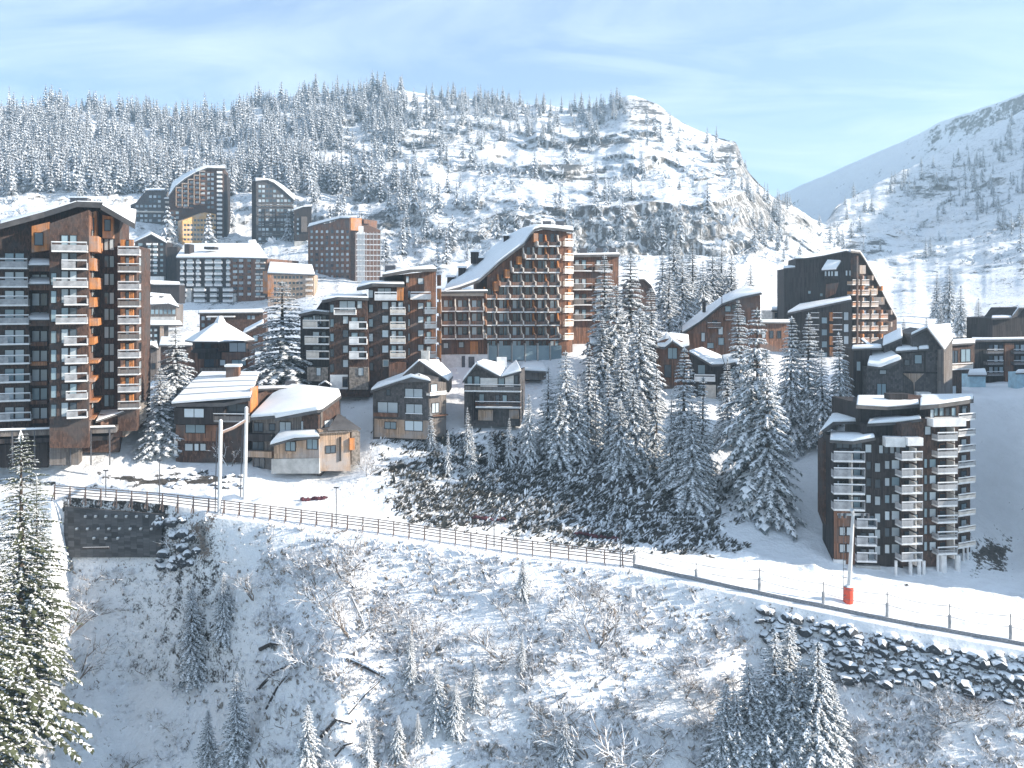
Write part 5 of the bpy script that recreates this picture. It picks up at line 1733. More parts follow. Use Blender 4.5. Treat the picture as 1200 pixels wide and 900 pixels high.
roof(b, [f.at(918, 314.5, .5), f.at(932, 313, .5), f.at(932, 311, -12), f.at(918, 312.5, -12)], .3, .25)
f.wall([(966, 327), (966, 316), (983, 316), (983, 327)], 2, 'black', off=1.6, name='dormer')
for x in (966.5, 970.5, 974, 978): f.win(x, 318, x + (2 if x < 977 else 4), 323.5, 'pane_light', off=1.6)
roof(b, [f.at(962, 317, 2), f.at(980, 316, 2), f.at(986, 306, .3), f.at(969, 305, .3)], .2, .3, name='dormer_roof')
f.win(991, 317, 993, 323, 'pane_light'); f.win(995, 317, 997, 323, 'pane_light')
mb = MB(); mb.prism([f.at(x, y, .02) for x, y in ((968, 333), (983, 331), (979, 344), (967, 350))], f.n * .3); mb.build('cladding', M['mid'], b)
f.win(947, 341, 950, 344, 'pane_blue'); f.win(961, 344, 964, 347, 'pane_blue')
h = Fac(b, (938, 228), (998, 227))
h.wall([(938, 440), (938, 362), (998, 350), (998, 440)], 4, 'black', name='lower_wing')
roof(b, [h.at(922, 367, 1.5), h.at(998, 351, 1.5), h.at(997, 347.5, -3), h.at(936, 358, -3)], .4, .4)
for y in (372, 386, 400, 413):
    h.win(963, y, 969, y + 7, 'pane_blue'); h.win(989, y - 6, 994, y + 3, L()); h.panel(971.5, y - 6, 975, y + 4, 'orange', 1.0, name='cheek_panel')
    h.balc(976, 987, y - 5, y + 1, 1.4, 'mid', 'bars', 'white'); h.balc(950, 960, y - 5, y + 1, 1.4, 'grey', 'bars', 'white')
g.win(998, 302, 1003, 309, 'pane_blue'); g.win(1002, 322, 1008, 328, 'pane_dark', frame='tan'); g.win(1014, 333, 1019, 339, 'pane_blue', frame='tan')
gi = 0
for y in (334, 346, 359.5, 374, 388, 402, 416):
    xmax = np.interp(y, [297, 374, 388, 420], [1000, 1043, 1044, 1042])
    x = 999.0
    while x + 8 < xmax + 3:
        gi += 1
        g.balc(x, min(x + 8.5, xmax), y - 5.5, y, 1.7, 'tan' if gi % 3 else 'orange', 'panel', 'cream')
        g.panel(x + 6.5, y - 11, x + 8.2, y - 5.5, 'orange' if gi % 2 else 'tan', 1.5, name='cheek_panel')
        g.win(x + 1, y - 10.5, x + 5, y - 2, L(), frame='mid')
        x += 11.0
g.panel(997, 300, 999, 420, 'dark', 1.9, name='pilaster')
g.panel(1003, 311, 1010, 321, 'tan', 1.2, name='cheek_panel'); g.panel(1012, 338, 1023, 345, 'tan', 1.5, name='cheek_panel'); g.panel(1016, 348, 1031, 357, 'grey', 1.5, name='cheek_panel')

# ================================================================ B9, B10 chalets inside the wood
b = B('chalet', 'long brown chalet with one sweeping snow roof slope among the right hand spruces', 'house', 845, 420, 190)
f = Fac(b, (801, 191), (892, 189))
f.wall([(801, 432), (801, 392), (822, 378), (845, 360), (868, 350), (891, 346), (891, 432)], 12, 'mid')
roof(b, [f.at(799, 390, 1.3), f.at(820, 377, 1.3), f.at(846, 356, 1.3), f.at(846, 349, -11), f.at(824, 364, -12), f.at(799, 384, -8)], .4, .4)
roof(b, [f.at(846, 356, 1.3), f.at(869, 348, 1.3), f.at(893, 343, 1.3), f.at(891, 340, -11), f.at(875, 336, -12), f.at(846, 349, -11)], .4, .4)
f.panel(823, 353, 827, 366, 'black', .3, off=-5, name='dormer')
for q in [(822, 390, 826, 400), (829, 402, 836, 408), (842, 383, 847, 392), (835, 376, 840, 382), (850, 359, 856, 365), (858, 357, 866, 362), (842, 396, 848, 404), (868, 372, 874, 380)]: f.win(*q, kind=L())
f.balc(829, 845, 379, 385, 1.3, 'mid', 'panel', 'dark'); f.balc(850, 868, 370, 376, 1.3, 'mid', 'panel', 'dark')
b = B('chalet', 'small dark gabled house between spruces left of the long brown chalet', 'house', 788, 448, 176)
f = Fac(b, (769, 177), (807, 176))
f.wall([(769, 458), (769, 401), (787, 396), (806, 402), (806, 458)], 8, 'mid')
f.win(783, 408, 793, 420, 'pane_blue'); f.win(779, 428, 786, 442, 'pane_dark'); f.win(797, 428, 802, 440, 'pane_light')
roof(b, [f.at(770, 406, 1.2), f.at(779, 408, 1.4), f.at(788, 400, 1.4), f.at(783, 392, -8), f.at(767, 391, -8)], .3, .45)
roof(b, [f.at(788, 400, 1.4), f.at(800, 408, 1.4), f.at(808, 405, 1.2), f.at(807, 394, -8), f.at(783, 392, -8)], .3, .45)
b = B('chalet', 'small dark hipped chalet with a white balcony in the shade of the wood', 'house', 838, 474, 172)
f = Fac(b, (808, 173), (866, 171.5))
f.wall([(810, 482), (810, 414), (834, 427), (866, 426), (866, 482)], 9, 'black')
f.win(818, 428, 826, 438, 'pane_blue'); f.win(856, 432, 861, 440, 'pane_blue'); f.panel(826, 451, 839, 468, 'cream', .12, name='cladding')
f.balc(814, 838, 440, 447, 1.4, 'white', 'panel', 'white'); f.balc(841, 866, 454, 462, 1.4, 'grey', 'panel', 'white'); f.win(845, 442, 851, 453, 'pane_dark'); f.win(818, 450, 823, 462, 'pane_dark')
roof(b, [f.at(807, 412, 1.2), f.at(834, 428, 1.2), f.at(849, 427, 1.2), f.at(846, 418, -6), f.at(822, 408, -8)], .3, .4)
roof(b, [f.at(849, 427, 1.2), f.at(867, 424, 1.2), f.at(862, 415, -6), f.at(846, 418, -6)], .3, .4)
b = B('house', 'low flat-roofed brown house between the long brown chalet and the ski-jump tower', 'house', 905, 400, 215)
f = Fac(b, (887, 215), (924, 217))
f.wall([(888, 412), (888, 378), (924, 378), (924, 412)], 8, 'mid')
for x in (893, 902, 911): f.win(x, 388, x + 4, 396, L())
roof(b, [f.at(886, 378, 1), f.at(926, 378, 1), f.at(926, 376, -9), f.at(886, 376, -9)], .3, .35)
b = B('house', 'tiny pale house just above the low flat-roofed brown one', 'house', 912, 374, 250)
f = Fac(b, (905, 250), (920, 251))
f.wall([(905, 382), (905, 364), (919, 364), (919, 382)], 6, 'cream'); f.win(908, 367, 911, 372, 'pane_dark'); f.win(914, 367, 917, 372, 'pane_dark')
roof(b, [f.at(904, 364, .6), f.at(920, 364, .6), f.at(920, 361.5, -6.5), f.at(904, 361.5, -6.5)], .3, .5)


# ================================================================ far village
def grid(f, xs, ys, w, h, kind=None, skip=None):
    for y in ys:
        for x in xs:
            if skip and skip(x, y): continue
            f.plainwin(x, y, x + w, y + h, kind or L())


ar = lambda a, c, s: list(np.arange(a, c, s))
# B16 curved-top tower
b = B('tower_block', 'tall curved-top far tower with a pale golden block of floors at its foot', 'building', 230, 283, 500)
f = Fac(b, (198, 499), (262, 505))
f.wall([(198, 290), (198, 230), (207, 219), (218, 210), (230, 203), (243, 197), (262, 197), (262, 290)], 24, 'dark')
f.wall([(262, 290), (262, 203), (266, 205), (266, 290)], 18, 'black', off=-2, name='flank')
roof(b, [f.at(*p, 1) for p in ((197, 230), (206, 218), (217, 209), (229, 202))] + [f.at(227, 199, -24), f.at(213, 206, -24), f.at(202, 214, -24)], .8, .5)
roof(b, [f.at(229, 202, 1), f.at(243, 196.5, 1), f.at(264, 197, 1), f.at(264, 195, -24), f.at(241, 194.5, -24), f.at(227, 199, -24)], .8, .4)
for i, x in enumerate((207, 214, 221, 228, 234.5)):
    t = 219 - 4.8 * i; e = [242, 242, 242, 240, 238][i]
    f.panel(x - .6, t + 1, x + .2, e, 'tan', 1.6, name='pilaster'); f.panel(x, t + .5, x + 6, t + 1.8, 'tan', 1.5, name='fascia')
    y = t + 3
    while y < e:
        f.plainwin(x + 1.2, y, x + 5.6, y + 2.4, L()); f.panel(x + .6, y + 2.7, x + 6, y + 4.6, 'mid', 1.1, name='balcony_front'); y += 5.6
gx = Fac(b, (214, 488), (253.5, 502))
gx.wall([(214, 292), (214, 258.5), (226, 254), (240, 249), (253, 251), (253, 292)], 6, 'gold', name='lower_block')
grid(gx, ar(215.5, 251, 3.9), ar(257, 282, 5.6), 2.8, 2.4, 'pane_dark', lambda x, y: y < 262 and x < 226)
for x in (242, 248): gx.plainwin(x, 252, x + 3, 254.3, 'pane_dark')
for y in ar(201, 280, 5.4):
    f.panel(254.5, y, 260.5, y + 2.4, 'white', 1.6, name='balcony_front'); f.plainwin(255.5, y + 2.8, 259.5, y + 4.6, 'pane_dark')
grid(f, (243, 247.5), ar(203, 246, 5.5), 3, 2.8); grid(f, (200, 206), ar(248, 282, 5.6), 3.4, 2.8)
# B17
b = B('tower_block', 'wide dark far block with a stepped top left of the curved-top tower', 'building', 176, 286, 520)
f = Fac(b, (153, 520), (206, 524))
f.wall([(153, 292), (153, 240), (160, 237), (166, 229), (172, 223), (192, 223), (192, 233), (206, 233), (206, 292)], 20, 'slate')
roof(b, [f.at(170, 223, .6), f.at(193, 223, .6), f.at(193, 221.5, -20), f.at(170, 221.5, -20)], .5, .5)
roof(b, [f.at(192, 233, .6), f.at(207, 233, .6), f.at(207, 231.5, -18), f.at(192, 231.5, -18)], .5, .5)
grid(f, ar(159, 190, 5.2), ar(229, 283, 5.6), 3.4, 2.8, None, lambda x, y: x < 170 and y < 238)
for y in ar(236, 284, 5.6): f.panel(194, y, 199, y + 2.2, 'cream', 1.4, name='balcony_front'); f.panel(200, y, 205.5, y + 2.2, 'grey', 1.4, name='balcony_front')
f.panel(157, 271, 192, 285, 'grey', 1.0, name='cladding'); f.panel(155, 247.5, 192, 248.8, 'cream', .6, name='fascia')
# B18
b = B('tower_block', 'dark far tower with a rounded shoulder and regular rows of pale windows', 'building', 320, 294, 490)
f = Fac(b, (300, 488), (344, 493)); fl = f.left_side(12)
f.wall([(300, 300), (300, 212), (313, 211), (321, 215), (330, 222), (338, 229), (344, 235), (344, 300)], 20, 'slate')
f.wall([(295, 296), (295, 213), (301, 211), (301, 296)], 14, 'black', off=-3, name='flank')
roof(b, [f.at(299, 212, .6), f.at(313, 210.5, .6), f.at(321, 214, .6), f.at(330, 221, .6), f.at(345, 234.5, .6), f.at(347, 231, -20), f.at(332, 218, -20), f.at(321, 211.5, -20), f.at(299, 209.5, -20)], .6, .6)
grid(f, ar(303, 342, 4.3), ar(217, 288, 5.6), 3.0, 2.8, None, lambda x, y: y < 212 + max(0, (x - 311)) * .8)
for y in ar(241, 290, 11.2): f.panel(301, y - .4, 343, y + .4, 'grey', .5, name='fascia')
for x in (309.2, 322.2): f.panel(x, 245, x + 1.4, 266, 'black', 1, name='pilaster')
b = B('tower_block', 'narrow black far block beside the rounded-shoulder tower', 'building', 355, 285, 480)
f = Fac(b, (344.5, 480), (365, 482))
f.wall([(344.5, 295), (344.5, 247), (355, 243), (365, 242), (365, 295)], 12, 'black')
f.panel(353, 254, 360, 272, 'grey', .8, name='cladding'); grid(f, (348,), ar(250, 280, 5.6), 2.2, 2.6); grid(f, (354.3,), ar(256, 271, 5), 3.6, 2.4)
roof(b, [f.at(344, 246.5, .5), f.at(355, 242.5, .5), f.at(366, 241.5, .5), f.at(366, 240, -12), f.at(344, 245, -12)], .4, .4)
f.panel(345, 283, 360, 292, 'concrete', 2.5, name='plinth')
# B20 scaffolded block
b = B('apartment_block', 'brown far block under repair with white sheeted scaffolding on its right end', 'building', 405, 340, 420)
f = Fac(b, (361, 424), (417, 410)); g = Fac(b, (416, 409), (448, 420))
f.wall([(361, 345), (361, 266), (375, 262), (385, 262), (399, 256), (410, 255), (417, 256), (417, 345)], 16, 'mid')
g.wall([(416, 345), (416, 257), (432, 257), (432, 264), (446, 270), (446, 345)], 12, 'dark', name='wing')
grid(f, ar(364, 412, 6.0), ar(270, 330, 6.6), 2.6, 3.0)
g.panel(409.5, 256, 422, 270, 'orange', 1.2, name='cladding'); g.panel(425, 258, 432, 262, 'mid', 1.0, name='cladding')
roof(b, [f.at(360, 266, .6), f.at(375, 261.5, .6), f.at(399, 255.5, .6), f.at(418, 255.5, .6), f.at(418, 253.5, -15), f.at(399, 253, -15), f.at(362, 263, -15)], .5, .4)
b = B('scaffolding', 'white sheeted scaffolding climbing the right end of the brown far block', 'scaffold', 433, 342, 402)
f = Fac(b, (417, 404), (450, 406))
f.panel(418.5, 272, 428, 332, 'white', .25, name='sheet'); f.panel(420, 265, 426, 272, 'white', .25, name='sheet')
for y in ar(274, 338, 6.2): f.panel(417, y, 450, y + .8, 'white', 1.4, name='deck')
for x in ar(417, 451, 4.1): f.panel(x, 272, x + .5, 342, 'steel', .2, off=1.4, name='upright')
# B21 long block with white balconies
b = B('apartment_block', 'long flat-roofed far block with rows of white balconies in mid village', 'building', 258, 366, 390)
f = Fac(b, (207, 390), (268, 389)); g = Fac(b, (268, 389), (313, 386))
f.wall([(207, 372), (207, 302), (268, 302), (268, 372)], 34, 'black')
g.wall([(268, 372), (268, 302), (313, 303), (313, 372)], 34, 'mid')
roof(b, [f.at(206, 302, .8), f.at(268, 302, .8), g.at(314, 303, .8), P(303, 286, 436), P(216, 286, 436)], .5, .5)
for x, w in ((211, 4.5), (218.5, 8), (229.5, 5), (240, 9), (251, 9), (265, 4.5)):
    for y in ar(306, 337, 6.6): f.balc(x, x + w, y, y + 3, 1.2, 'white', 'panel', 'white'); f.plainwin(x + .8, y - 3, x + w - .8, y - .2, L())
for x, w in ((273, 5), (280, 5), (290, 4), (300, 5), (306, 5)):
    for y in ar(306, 350, 6.6): g.plainwin(x, y - 2.6, x + w, y + .8, L()); g.panel(x, y + 1, x + w, y + 2.8, 'mid' if x < 299 else 'rednet' if x == 290 else 'cream', .9, name='balcony_front')
for x, w in ((209, 9), (227, 13), (246, 8), (261, 12)):
    for y in ar(338, 364, 6.4): f.balc(x, x + w, y, y + 3.4, 2.4, 'white', 'panel', 'white'); f.plainwin(x + 1, y - 3, x + w - 1, y - .3, 'pane_dark')
f.panel(220, 338, 226, 366, 'concrete', 1.8, name='stair_tower'); g.panel(274, 344, 278, 366, 'concrete', 1.4, name='stair_tower')
g.panel(311, 318, 318, 344, 'orange', 2.5, name='cladding')
for x, y, w, h in ((216, 300, 6, 14), (252, 300, 18, 4), (239, 292, 12, 3)): boxpart(b, x, y - h, x + w, y, 400 if h < 10 else 396, 6, 'black', 'roof_box')
# B22 warm block
b = B('apartment_block', 'warm tan far block with snow on its roof, right of the long balcony block', 'building', 343, 362, 372)
f = Fac(b, (314, 372), (368, 374))
f.wall([(314, 370), (314, 320), (368, 322), (368, 370)], 14, 'tan')
roof(b, [f.at(313, 320, .8), f.at(369, 322, .8), f.at(366, 312, -16), f.at(316, 309, -16)], .5, .7)
grid(f, ar(321, 356, 4.4), ar(323.5, 358, 6.6), 2.6, 3, 'pane_dark')
for y in ar(326, 358, 6.6): f.panel(358.5, y, 366.5, y + 2.6, 'cream', 1.4, name='balcony_front')
f.panel(314, 320, 320.5, 348, 'orange', .6, name='cladding')
b = B('lift_hut', 'little orange hut with a snow cap above the long balcony block', 'hut', 295, 292, 440)
f = Fac(b, (290, 440), (301, 441))
f.wall([(292, 296), (292, 285), (300, 285), (300, 296)], 4, 'orange'); f.plainwin(294, 287, 297, 291, 'pane_dark')
roof(b, [f.at(290, 285, .6), f.at(301, 285, .6), f.at(300, 282.5, -4.5), f.at(291, 282.5, -4.5)], .3, .7)
# B23
b = B('apartment_block', 'dark gabled far block with a column of white balconies behind the left apartment block', 'building', 176, 330, 400)
f = Fac(b, (158, 400), (197, 402))
f.wall([(158, 335), (158, 284), (177, 275), (190, 283), (194, 283), (194, 335)], 14, 'black')
f.wall([(195, 352), (195, 290), (208, 289), (208, 352)], 12, 'black', off=-3, name='wing')
roof(b, [f.at(157, 284, .6), f.at(177, 274.5, .6), f.at(176, 272.5, -14), f.at(157, 281.5, -14)], .4, .5)
roof(b, [f.at(177, 274.5, .6), f.at(196, 285, .6), f.at(194, 282, -14), f.at(176, 272.5, -14)], .4, .5)
for y in ar(285, 318, 6.2): f.panel(172, y, 177.5, y + 2.4, 'white', 1, name='balcony_front'); f.panel(179.5, y, 185, y + 2.4, 'white', 1, name='balcony_front'); f.plainwin(173, y + 2.8, 176.5, y + 5, 'pane_blue'); f.plainwin(180, y + 2.8, 184, y + 5, 'pane_blue'); f.plainwin(162, y, 167, y + 3, 'pane_blue'); f.plainwin(188, y, 191, y + 2.6, 'pane_blue')
f.panel(155, 324, 194, 330, 'white', 3, name='parapet')
b = B('hall', 'long windowless dark hall with a wedge shape behind the left apartment block', 'hall', 186, 350, 350)
f = Fac(b, (163, 350), (210, 352))
f.wall([(164, 345), (164, 330), (180, 334), (210, 334), (210, 356), (196, 352)], 10, 'black')
roof(b, [f.at(163, 330, .5), f.at(180, 333.5, .5), f.at(211, 333.5, .5), f.at(211, 331, -10), f.at(163, 328, -10)], .3, .3)
b = B('low_house', 'low house under a broad flat snow roof with two vents, beside the left apartment block', 'house', 188, 378, 320)
f = Fac(b, (160, 320), (208, 322))
f.wall([(162, 384), (162, 358), (206, 357), (206, 384)], 12, 'grey')
roof(b, [f.at(160, 358, 1), f.at(198, 356, 1), f.at(210, 360, 1), f.at(200, 346, -14), f.at(160, 343, -14)], .4, .5)
for x in (175, 186.5): boxpart(b, x, 347, x + 3, 351, 326, 2, 'black', 'roof_vent')
grid(f, ar(172, 204, 5), (363,), 3.4, 5, 'pane_blue'); f.panel(164, 371, 206, 375, 'concrete', 1.5, name='balcony_front')
b = B('apartment_block', 'small dark block with a tan corner strip just right of the left apartment block', 'building', 183, 408, 270)
f = Fac(b, (172, 270), (192, 271))
f.wall([(172, 415), (172, 381), (192, 381), (192, 415)], 8, 'black')
f.panel(187.5, 382, 192, 408, 'tan', .3, name='cladding'); grid(f, (175, 181), ar(385, 404, 6.5), 3, 3.4)
roof(b, [f.at(171, 381, .8), f.at(214, 381, .8), f.at(212, 377, -9), f.at(171, 377, -9)], .3, .5)
b = B('low_building', 'low flat dark building across the village street behind the pyramid-roof house', 'building', 272, 386, 240)
f = Fac(b, (233, 240), (308, 242))
f.wall([(234, 395), (234, 367), (308, 366), (308, 395)], 8, 'dark')
roof(b, [f.at(232, 367, .8), f.at(309, 366, .8), f.at(309, 363.5, -9), f.at(232, 364.5, -9)], .3, .35)
grid(f, (236, 243), (371, 379), 4, 4); grid(f, (290, 295), (370,), 3.4, 4)
f.panel(244, 370, 276, 371.5, 'white', 2.5, name='canopy')
b = B('house', 'snow-roofed house half hidden right behind the pyramid-roof house', 'house', 300, 400, 215)
f = Fac(b, (286, 215), (312, 216))
f.wall([(288, 412), (288, 391), (308, 381), (312, 381), (312, 412)], 7, 'dark'); f.win(297, 393, 302, 400, 'pane_blue')
roof(b, [f.at(284, 392, .8), f.at(309, 379, .8), f.at(309, 375.5, -8), f.at(286, 388, -8)], .3, .5)
b = B('house', 'small mauve-grey house with snow roof behind the left spruces', 'house', 176, 440, 205)
f = Fac(b, (164, 205), (186, 206))
f.wall([(165, 446), (165, 409), (184, 409), (184, 446)], 6, 'grey'); f.win(170, 415, 176, 421, 'pane_light'); f.win(178, 426, 182, 432, 'pane_dark')
roof(b, [f.at(163, 410, .8), f.at(178, 405, .8), f.at(186, 409, .8), f.at(184, 402, -7), f.at(165, 402, -7)], .3, .5)
b = B('low_house', 'long low snow-roofed house tucked between the left spruces and the ribbed chalet', 'house', 208, 430, 225)
f = Fac(b, (186, 225), (226, 226))
f.wall([(188, 440), (188, 404), (224, 404), (224, 440)], 6, 'dark'); f.win(206, 414, 212, 421, 'pane_dark'); f.win(215, 414, 220, 421, 'pane_light')
roof(b, [f.at(186, 405, .8), f.at(226, 405, .8), f.at(224, 397, -7), f.at(188, 397, -7)], .3, .5)
# ================================================================ road furniture and small things
def road_edge(px):
    D = np.interp(px, PXc, ctrl['L2'][1]); y = np.interp(px, PXc, ctrl['L2'][0])
    return P(px, y, D)


# wooden safety fence along the outer edge
pts = [road_edge(x) + Vector((0, -.5, 0)) for x in np.arange(66, 744, 3.0)]
fe = empty('wooden_fence', pts[0], 'long dark wooden rail fence along the outer edge of the snowy road', 'fence')
H = 1.75
for j, zf in enumerate((.34, .58, .82, 1.0)):
    mb = MB()
    for a, c in zip(pts[:-1], pts[1:]):
        R_ = Vector((0, 0, H * zf - .07))
        mb.obox(a + R_ + Vector((0, -.13, 0)), c - a, Vector((0, .05, 0)), Vector((0, 0, .13)))
    mb.build('rail', M['fence'], fe)
acc, last = 0, None
for i in range(len(pts) - 1):
    if i == 0 or acc > 2.1:
        p = pts[i]; d = (pts[i + 1] - p).normalized()
        mb = MB(); mb.box(p.x - .08, p.y - .07, p.z - .9, p.x + .08, p.y + .09, p.z + H + .08)
        mb.obox(p + Vector((-.05, -.08, H * .9)), Vector((.1, 0, 0)), Vector((0, .1, 0)), Vector((0, 0, .02)))
        k = len(mb.v)
        mb.obox(p + Vector((-.05, -1.0, -.4)), Vector((.1, 0, 0)), Vector((0, .12, 0)), Vector((0, .85, H * .75)))
        mb.build('post', M['fence'], fe); acc = 0
    acc += (pts[i + 1] - pts[i]).length
# rope fence with tall slim posts further right
pts = [road_edge(x) + Vector((0, -.5, 0)) for x in np.arange(742, 1262, 4.0)]
rf_ = empty('rope_fence', pts[0], 'rope fence on slim grey posts above a snow-dusted timber kerb on the right', 'fence')
mb = MB()
for a, c in zip(pts[:-1], pts[1:]):
    mb.obox(a + Vector((0, -.2, -.3)), c - a, Vector((0, .35, 0)), Vector((0, 0, .75)))
mb.build('kerb_beam', M['kerb'], rf_)
posts = [743, 815, 889, 963.5, 1038, 1111, 1182, 1250]
hs = [2.6, 2.2, 3.2, 3.1, 3.4, 3.3, 3.4, 3.3]
for x, hh in zip(posts, hs):
    p = road_edge(x) + Vector((0, -.4, 0))
    mb = MB(); mb.tube([p + Vector((0, 0, -.8)), p + Vector((0, 0, hh * .6))], .2, 8)
    o = mb.build('post', M['rail'], rf_)
    mb = MB(); mb.tube([p + Vector((0, 0, hh * .6)), p + Vector((0, 0, hh))], .05, 6); mb.build('rod', M['darksteel'], rf_, o)
for q in (.55, .92):
    mb = MB(); L_ = []
    for (x, hh), (x2, h2) in zip(zip(posts, hs), zip(posts[1:], hs[1:])):
        a = road_edge(x) + Vector((0, -.4, hh * q)); c = road_edge(x2) + Vector((0, -.4, h2 * q))
        for t in np.arange(0, 1, .125):
            L_.append(a.lerp(c, t) + Vector((0, 0, -.25 * math.sin(math.pi * t))))
    mb.tube(L_, .03, 4); mb.build('rope', M['darksteel'], rf_)

# retaining wall below the left end of the road
W_ = [(x, road_edge(x)) for x in np.arange(78, 197, 6.0)]
mb = MB()
for (x, a), (x2, c) in zip(W_[:-1], W_[1:]):
    a2, c2 = Vector((a.x, a.y - .55, 0)), Vector((c.x, c.y - .55, 0))
    zt, zt2 = a.z - 1.3, c.z - 1.3
    zb = CAMZ - (652 - HY) / F * a2.y; zb2 = CAMZ - (652 - HY) / F * c2.y
    mb.quad([(a2.x, a2.y - .5, zb), (c2.x, c2.y - .5, zb2), (c2.x, c2.y, zt2), (a2.x, a2.y, zt)])
    mb.quad([(a2.x, a2.y, zt), (c2.x, c2.y, zt2), (c2.x, c2.y + .8, zt2), (a2.x, a2.y + .8, zt)])
wo = solo('retaining_wall', mb, M['wallstone'], W_[0][1], 'dark block retaining wall under the left end of the wooden fence', 'wall')
w0 = W_[0][1]
for y, xs_ in ((605.5, ar(100, 186, 12)), (620, ar(90, 180, 12.5)), (631, ar(110, 150, 14))):       # anchor heads in rows
    for x in xs_:
        e = road_edge(x); d0 = e.y - .85 - (y - 600) * .008
        p = P(x, y, d0) - w0
        mb = MB(); mb.box(p.x - .15, p.y - .16, p.z - .12, p.x + .15, p.y + .2, p.z + .10)
        mb.box(p.x - .14, p.y - .16, p.z + .103, p.x + .14, p.y + .2, p.z + .17, 1)
        link('anchor_head', mb.mesh('anchor_head', [M['concrete'], M['roofsnow']]), wo)
mb = MB(); a, c = P(97, 642.5, 125.5), P(128, 642, 125.6); mb.tube([a, c], .16, 6)
solo('pipe', mb, M['log'], a, 'snow-topped pipe lying at the foot of the dark retaining wall', 'pipe')


# slim lamp and marker poles
def slim_pole(px, top, bot, label, D=None, r=.09, head=True):
    p = ground(px, bot) if D is None else P(px, bot, D)
    hh = (bot - top) / F * p.y
    o = empty('marker_pole', p, label, 'pole')
    mb = MB(); mb.tube([p - Vector((0, 0, .5)), p + Vector((0, 0, hh))], [r, r * .7], 6); mb.build('shaft', M['darksteel'], o)
    if head:
        mb = MB(); mb.box(p.x - .35, p.y - .12, p.z + hh, p.x + .35, p.y + .12, p.z + hh + .16); mb.build('lamp_head', M['darksteel'], o)


slim_pole(187, 540, 592, 'thin dark pole beside the road left of the tall white poles', D=128.5)
slim_pole(124, 552, 581, 'short thin pole by the left end of the road', D=131.5)
slim_pole(394, 572, 617, 'thin lamp pole between fence and road right of the low chalet', D=124.5)
slim_pole(579, 597, 641, 'lamp pole by the fence right in front of the dark heath bank', D=121.0)
slim_pole(727, 618, 672, 'lamp pole at the right end of the wooden fence', D=116.2)
slim_pole(698, 455, 545, 'tall thin pole among the spruces of the central wood', head=False)

# two tall pale lift poles with a sagging crossbar
o = empty('lift_mast', P(256, 612, 126.4), 'two tall pale poles joined by a snowy bar before the left chalets', 'mast')
for x, t, bt, D, w in ((257.5, 493, 614, 126.2, .26), (287.5, 478, 578, 134, .27)):
    p, q = P(x - .8, bt, D), P(x + 1.2, t, D)
    mb = MB(); mb.tube([p - Vector((0, 0, .8)), q], [w * 1.1, w], 10); po = mb.build('pole', M['pole'], o)
    mb = MB(); mb.tube([p + Vector((-.7, 0.2, -.8)), q + Vector((-.6, .2, -1))], .07, 6); mb.build('conduit', M['darksteel'], o, po)
    mb = MB(); mb.tube([q + Vector((0, 0, .004)), q + Vector((0, 0, .2))], [w, w * .5], 8); mb.build('snow_cap', M['roofsnow'], o, po)
mb = MB(); a, c = P(259, 507, 126.4), P(287, 493, 133.8); mb.tube([a, a.lerp(c, .5) + Vector((0, 0, -.2)), c], .22, 6); mb.build('crossbar', M['fence'], o)

# snow gun pylon with its red pad
base = ground(994, 706)
o = empty('snow_gun_mast', base, 'leaning pale snow gun mast with a red crash pad round its foot on the road', 'snow gun')
top = base + Vector((.6, 0, (706 - 603) / F * base.y))
mb = MB(); mb.tube([base - Vector((0, 0, .3)), top], [.28, .2], 10); mb.build('mast', M['pole'], o)
mb = MB(); mb.tube([base + Vector((0, 0, -.2)), base + Vector((0, 0, .1)), base + Vector((0.02, 0, 1.95)), base + Vector((.02, 0, 2.0))], [.5, .62, .62, .42], 12); pad = mb.build('crash_pad', M['red'], o)
mb = MB(); mb.tube([base + Vector((.02, 0, 2.003)), base + Vector((.02, 0, 2.2))], [.55, .3], 10); mb.build('snow_cap', M['roofsnow'], o, pad)
mb = MB(); mb.box(top.x - 1.9, top.y - .15, top.z - .12, top.x + 1.9, top.y + .15, top.z + .12); ar_ = mb.build('crossarm', M['steel'], o)
for dx_ in (-1.75, -1.1, 1.1, 1.75):
    mb = MB(); mb.tube([top + Vector((dx_, -.25, .2)), top + Vector((dx_, -.25, -.35))], .2, 8); mb.build('wheel', M['darksteel'], o, ar_)
mb = MB(); mb.tube([top + Vector((0, 0, .1)), top + Vector((-.3, -.4, .7))], [.2, .26], 8); mb.build('nozzle_head', M['steel'], o)
mb = MB()
for i in range(8): mb.box(base.x - .75, base.y - .45, base.z + 1 + i * 1.1, base.x - .35, base.y - .35, base.z + 1.06 + i * 1.1)
mb.tube([base + Vector((-.75, -.4, .6)), base + Vector((-.75, -.4, 10))], .03, 4); mb.build('ladder', M['darksteel'], o)

# red safety nets lying along the inner edge of the road
for x0, y0, x1, y1, l in ((352, 587, 384, 585, 'short dark red net roll on the snow left of the heath bank'),
                          (553, 608, 594, 611, 'dark red safety net at the left foot of the heath bank'),
                          (672, 626, 728, 634, 'longest dark red safety net at the right foot of the heath bank')):
    a, c = ground(x0, y0), ground(x1, y1); n_ = 24
    mb = MB(); R_ = random.Random(int(x0))
    P_ = [a.lerp(c, i / n_) + Vector((0, R_.uniform(-.2, .2), .16 + R_.uniform(-.12, .2))) for i in range(n_ + 1)]
    mb.tube(P_, [R_.uniform(.16, .34) if 0 < i < n_ else .08 for i in range(n_ + 1)], 7)
    solo('safety_net', mb, M['rednet'], a, l, 'net', smooth=True)

